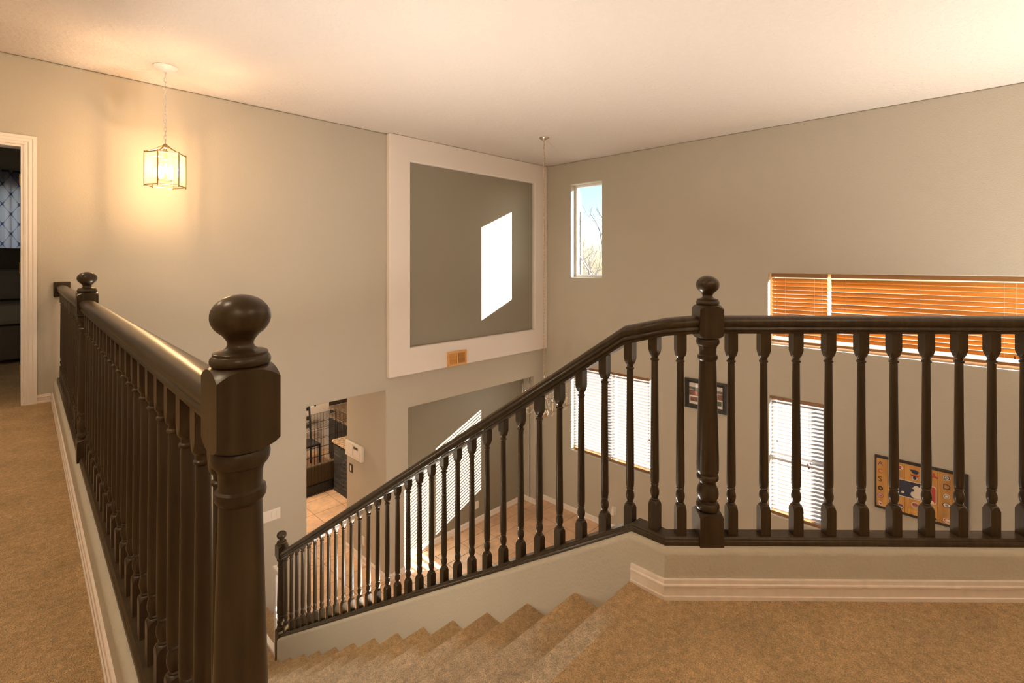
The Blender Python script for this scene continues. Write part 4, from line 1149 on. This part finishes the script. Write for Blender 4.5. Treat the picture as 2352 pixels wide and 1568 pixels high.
# ================================================================== KITCHEN BEYOND THE OPENING
KX0, KX1, KY = 2.05, 5.9, 10.3
KZ = -0.33
mb = MB().box(KX0 - 0.1, KX0, YA + 0.131, KY, ZL, KZ).box(KX1, KX1 + 0.1, YA + 0.4, KY, ZL, KZ)
mb.box(KX0, OPEN[0], YA + 0.131, YA + 0.14, ZL, KZ)
struct(build('wall_kitchen', mb, M['cream']), 'cream side walls of the kitchen')
KW = (3.2, 4.62, -1.95, -0.9)
struct(wall_holes('wall_kitchen_far', 'y', KY, KY + 0.12, KX0 - 0.1, KX1 + 0.1, ZL, KZ, [KW], M['cream']), 'cream far wall of the kitchen with its window')
struct(box('ceiling_kitchen', KX0 - 0.1, KX1 + 0.1, YA + 0.131, KY + 0.12, KZ, KZ + 0.08, M['ceiling']), 'kitchen ceiling', 'ceiling')
w6 = ob('window_6', None, None, ((KW[0] + KW[1]) / 2, KY + 0.06, KW[2])); struct(w6, 'kitchen window with horizontal blinds', 'window')
mb = MB().box(KW[0], KW[0] + 0.04, KY + 0.04, KY + 0.1, KW[2], KW[3]).box(KW[1] - 0.04, KW[1], KY + 0.04, KY + 0.1, KW[2], KW[3]).box(KW[0], KW[1], KY + 0.04, KY + 0.1, KW[2], KW[2] + 0.04).box(KW[0], KW[1], KY + 0.04, KY + 0.1, KW[3] - 0.04, KW[3])
child_at(build('window_frame', mb, M['vinyl'], w6), w6)
child_at(build('pane', MB().add([(KW[0], KY + 0.07, KW[2]), (KW[1], KY + 0.07, KW[2]), (KW[1], KY + 0.07, KW[3]), (KW[0], KY + 0.07, KW[3])], [(0, 1, 2, 3)]), M['glass'], w6), w6)
# unseen ceiling lamp added to brighten the kitchen
M['dome2'] = mat('added_kitchen_dome_glow', (1, 0.95, 0.88), 0.5, emit=(1.0, 0.78, 0.52), estr=140)
r_ = thing('unseen_ceiling_lamp', 'added unseen opal ceiling lamp in the kitchen', 'ceiling lamp', (3.0, 8.4, KZ))
build('lamp_base', MB().lathe([(0.19, -0.022), (0.2, -0.018), (0.2, -0.0005)], 32), M['nickel'], r_, smooth=40)
build('opal_dome', MB().lathe([(0.0005, -0.115), (0.05, -0.112), (0.10, -0.098), (0.145, -0.07), (0.172, -0.04), (0.18, -0.0225)], 32, cap=False), M['dome2'], r_, smooth=60)
# stacked-stone island
M['slate'] = mat('black_stacked_stone', (0.030, 0.030, 0.031), 0.6, var=(40, 0.5), bump=(60, 0.5, 0.006), coords='Geo')
M['slate2'] = mat('grey_stacked_stone', (0.055, 0.055, 0.056), 0.5, var=(40, 0.5), bump=(60, 0.5, 0.006), coords='Geo')
M['granite'] = mat('speckled_granite', (0.42, 0.30, 0.20), 0.2, var=(22, 0.55, 70, 0.4), coords='Geo')
M['cabinet'] = mat('black_painted_cabinet', (0.022, 0.021, 0.020), 0.4)
isl = thing('kitchen_island', 'kitchen island faced in black stacked stone', 'kitchen island', (4.5, 7.6, ZL))
K = lambda o: child_at(o, isl)
K(box('core', 4.06, 4.95, 6.95, 8.31, ZL + 0.0005, -2.05, M['cabinet'], isl))
STM = [MB().box(-0.015, 0, -0.5, 0.5, 0, 0.030).mesh('stone', M['slate' if q else 'slate2']) for q in (1, 0)]
rs = random.Random(3)
z = ZL + 0.001
while z < -2.085:
    y = 8.312
    while y > 7.0:
        L = rs.uniform(0.10, 0.30); L = min(L, y - 6.95)
        s = ob('stone', STM[rs.random() < 0.3], isl, (4.06 - rs.uniform(0, 0.012), y - L / 2, z)); s.scale = (1.0, L - 0.003, 0.95)
        K(s); y -= L
    z += 0.0302
ctp = thing('countertop', 'speckled brown granite worktop on the stacked stone island', 'countertop', (4.5, 7.6, -2.05))
child_at(box('slab', 4.0, 5.0, 6.9, 8.33, -2.049, -2.005, M['granite'], ctp, bevel=0.008), ctp)
# dark base cabinet by the far window
cab = thing('kitchen_cabinet', 'black kitchen base cabinet behind the dog crate', 'cabinet', (5.0, 9.2, ZL))
K = lambda o: child_at(o, cab)
K(box('body', 4.645, 5.3, 8.62, 9.765, ZL + 0.0005, -2.045, M['cabinet'], cab))
for y0 in (8.63, 9.01, 9.39):
    d_ = K(box('door', 4.625, 4.645, y0, y0 + 0.365, ZL + 0.10, -2.06, M['cabinet'], cab, bevel=0.004))
c2 = thing('countertop', 'speckled granite worktop on the black kitchen cabinet', 'countertop', (5.0, 9.2, -2.045))
child_at(box('slab', 4.595, 5.33, 8.58, 9.80, -2.0445, -2.0, M['granite'], c2, bevel=0.008), c2)
c3 = thing('kitchen_cabinet', 'dark kitchen counter along the brick-tiled far wall', 'cabinet', (5.4, 9.99, ZL))
child_at(box('body', 4.90, 5.895, 9.82, KY - 0.021, ZL + 0.0005, -2.045, M['cabinet'], c3), c3)
child_at(box('worktop', 4.87, 5.895, 9.80, KY - 0.021, -2.044, -2.0, M['granite'], c3, bevel=0.006), c3)
sb = struct(box('wall_splashback', 4.875, 5.895, KY - 0.02, KY - 0.0005, -1.999, KZ - 0.001, M['trim']), 'splashback of dark brown brick tiles on the kitchen far wall')
M['brick'] = mat('dark_brown_brick_tile', (0.045, 0.032, 0.026), 0.35, var=(12, 0.3), coords='Geo')
BK = MB().box(-0.142, 0.142, -0.008, 0, 0, 0.090).mesh('brick', M['brick'])
for j in range(16):
    for i in range(5):
        x = 4.875 + 0.145 + i * 0.29 - (0.145 if j % 2 else 0)
        x0, x1 = max(4.877, x - 0.142), min(5.893, x + 0.142)
        if x1 - x0 < 0.03: continue
        br = ob('brick', BK, sb, ((x0 + x1) / 2 - sb.location.x, -0.01, 0.012 + j * 0.098)); br.scale = ((x1 - x0) / 0.284, 1, 1)
# wire dog pen
M['wire'] = mat('black_wire', (0.02, 0.018, 0.016), 0.45)
pen = thing('dog_crate', 'tall black wire dog crate with a woven mat behind the island', 'dog crate', (3.75, 8.75, ZL))
K = lambda o: child_at(o, pen)
cx0, cx1, cy0, cy1, cz0, cz1 = 3.05, 4.5, 8.37, 9.2, ZL + 0.003, -1.76
def wire_panel(p0, p1, nv, zs_):
    mb = MB(); p0 = Vector(p0); p1 = Vector(p1)
    for k in range(nv + 1):
        q = p0 + (p1 - p0) * k / nv
        mb.tube([(q.x, q.y, cz0), (q.x, q.y, cz1)], 0.0028 if 0 < k < nv else 0.006, 5)
    for zz, r in zs_: mb.tube([(p0.x, p0.y, zz), (p1.x, p1.y, zz)], r, 5)
    return mb
zs_ = [(cz0 + (cz1 - cz0) * k / 7, 0.004 if k in (0, 7) else 0.0034) for k in range(8)]
for a, bb, n in (((cx0, cy0), (cx1, cy0), 24), ((cx0, cy1), (cx1, cy1), 24), ((cx0, cy0), (cx0, cy1), 16), ((cx1, cy0), (cx1, cy1), 16)):
    K(build('wire_panel', wire_panel((*a, 0), (*bb, 0), n, zs_), M['wire'], pen))
mb = MB()
for k in range(17): 
    y = cy0 + (cy1 - cy0) * k / 16; mb.tube([(cx0, y, cz1), (cx1, y, cz1)], 0.0028, 5)
K(build('wire_roof', mb, M['wire'], pen))
M['woven'] = mat('brown_woven_mat', (0.10, 0.068, 0.032), 0.9, var=(120, 0.6), bump=(150, 0.6, 0.004), coords='Geo')
K(box('tray', cx0 + 0.02, cx1 - 0.02, cy0 + 0.02, cy1 - 0.02, ZL + 0.008, ZL + 0.16, M['black_plastic'], pen, bevel=0.01))
K(box('woven_bolster', cx0 + 0.03, cx1 - 0.03, cy0 + 0.03, cy0 + 0.12, ZL + 0.16, ZL + 0.50, M['woven'], pen, bevel=0.03))
# black chair beyond the crate
chh = thing('dining_chair', 'black slat-back chair standing behind the dog crate', 'chair', (4.06, 9.6, ZL))
K = lambda o: child_at(o, chh)
ax, ay = 4.06, 9.58
for dx in (-0.2, 0.2):
    K(build('leg', MB().tube([(ax + dx, ay - 0.2, ZL + 0.001), (ax + dx, ay - 0.2, ZL + 0.46)], 0.02, 8), M['black'], chh, smooth=50))
    K(build('back_post', MB().tube([(ax + dx, ay + 0.2, ZL + 0.001), (ax + dx, ay + 0.2, ZL + 0.5), (ax + dx, ay + 0.27, ZL + 1.13)], 0.02, 8), M['black'], chh, smooth=50))
K(box('seat', ax - 0.22, ax + 0.22, ay - 0.22, ay + 0.22, ZL + 0.46, ZL + 0.50, M['black'], chh, bevel=0.01))
for zz in (0.70, 0.86, 1.04):
    K(box('back_slat', ax - 0.2, ax + 0.2, ay + 0.205 + (zz - 0.5) * 0.12, ay + 0.225 + (zz - 0.5) * 0.12, ZL + zz, ZL + zz + 0.07, M['black'], chh, bevel=0.006))

# ================================================================== OUTDOORS
M['ground'] = mat('dry_ground', (0.13, 0.115, 0.10), 0.95, var=(0.6, 0.12), coords='Geo')
struct(box('ground', -60, 90, -70, 80, -3.6, -3.3, M['ground']), 'dry ground outside the windows', 'ground')
M['bark'] = mat('pale_winter_bark', (0.30, 0.27, 0.25), 0.9)
def bare_tree(seed, base, height, label):
    r = random.Random(seed); mb = MB(); V = Vector
    def grow(p, d, L, rad, depth):
        pts = [p]; q = p.copy(); dd = d.copy()
        n = 4
        for i in range(n):
            dd = (dd + V((r.uniform(-1, 1), r.uniform(-1, 1), r.uniform(-0.4, 0.7))) * 0.16).normalized()
            q = q + dd * (L / n); pts.append(q.copy())
        mb.tube(pts, [rad * (1 - 0.45 * i / n) for i in range(n + 1)], 4)
        if depth == 0: return
        for k in range(3 if depth > 1 else 4):
            nd = (dd + V((r.uniform(-1, 1), r.uniform(-1, 1), r.uniform(-0.25, 0.8))) * 0.85).normalized()
            s = pts[r.randint(2, n)]
            grow(s, nd, L * r.uniform(0.55, 0.78), rad * 0.5, depth - 1)
    grow(V((0, 0, -0.02)), V((0, 0, 1)), height * 0.36, height * 0.022, 5)
    o = build('bare_tree', mb, M['bark'], None, (base[0], base[1], -3.3))
    return tag(o, label, 'tree', 'bare winter trees outside')
def outdir(u, dist):
    dx = (u - 1176) / 1128; x, y = FX + RX * dx, FY + RY * dx
    return (x * dist, y * dist)
for i, (u, dist, h, lab) in enumerate(((1362, 24, 6.6, 'bushy bare winter tree seen through the narrow tall window'), (1340, 30, 7.6, 'taller bare winter tree behind the utility pole'),
                                       (1390, 34, 8.6, 'spreading bare winter tree beyond the bushy one'), (1325, 38, 7.4, 'distant bare winter tree at the edge of the narrow tall window'))):
    bare_tree(11 + i, outdir(u, dist), h, lab)
up_ = thing('utility_pole', 'weathered utility pole outside the narrow tall window', 'pole', (*outdir(1333, 27), -3.3))
build('pole', MB().tube([(0, 0, 0), (0, 0, 7.2)], [0.14, 0.10], 10), M['bark'], up_, smooth=50)
build('cross_arm', MB().box(-0.7, 0.7, -0.06, 0.06, 6.7, 6.82), M['bark'], up_, rot=(0, 0, 0.6))
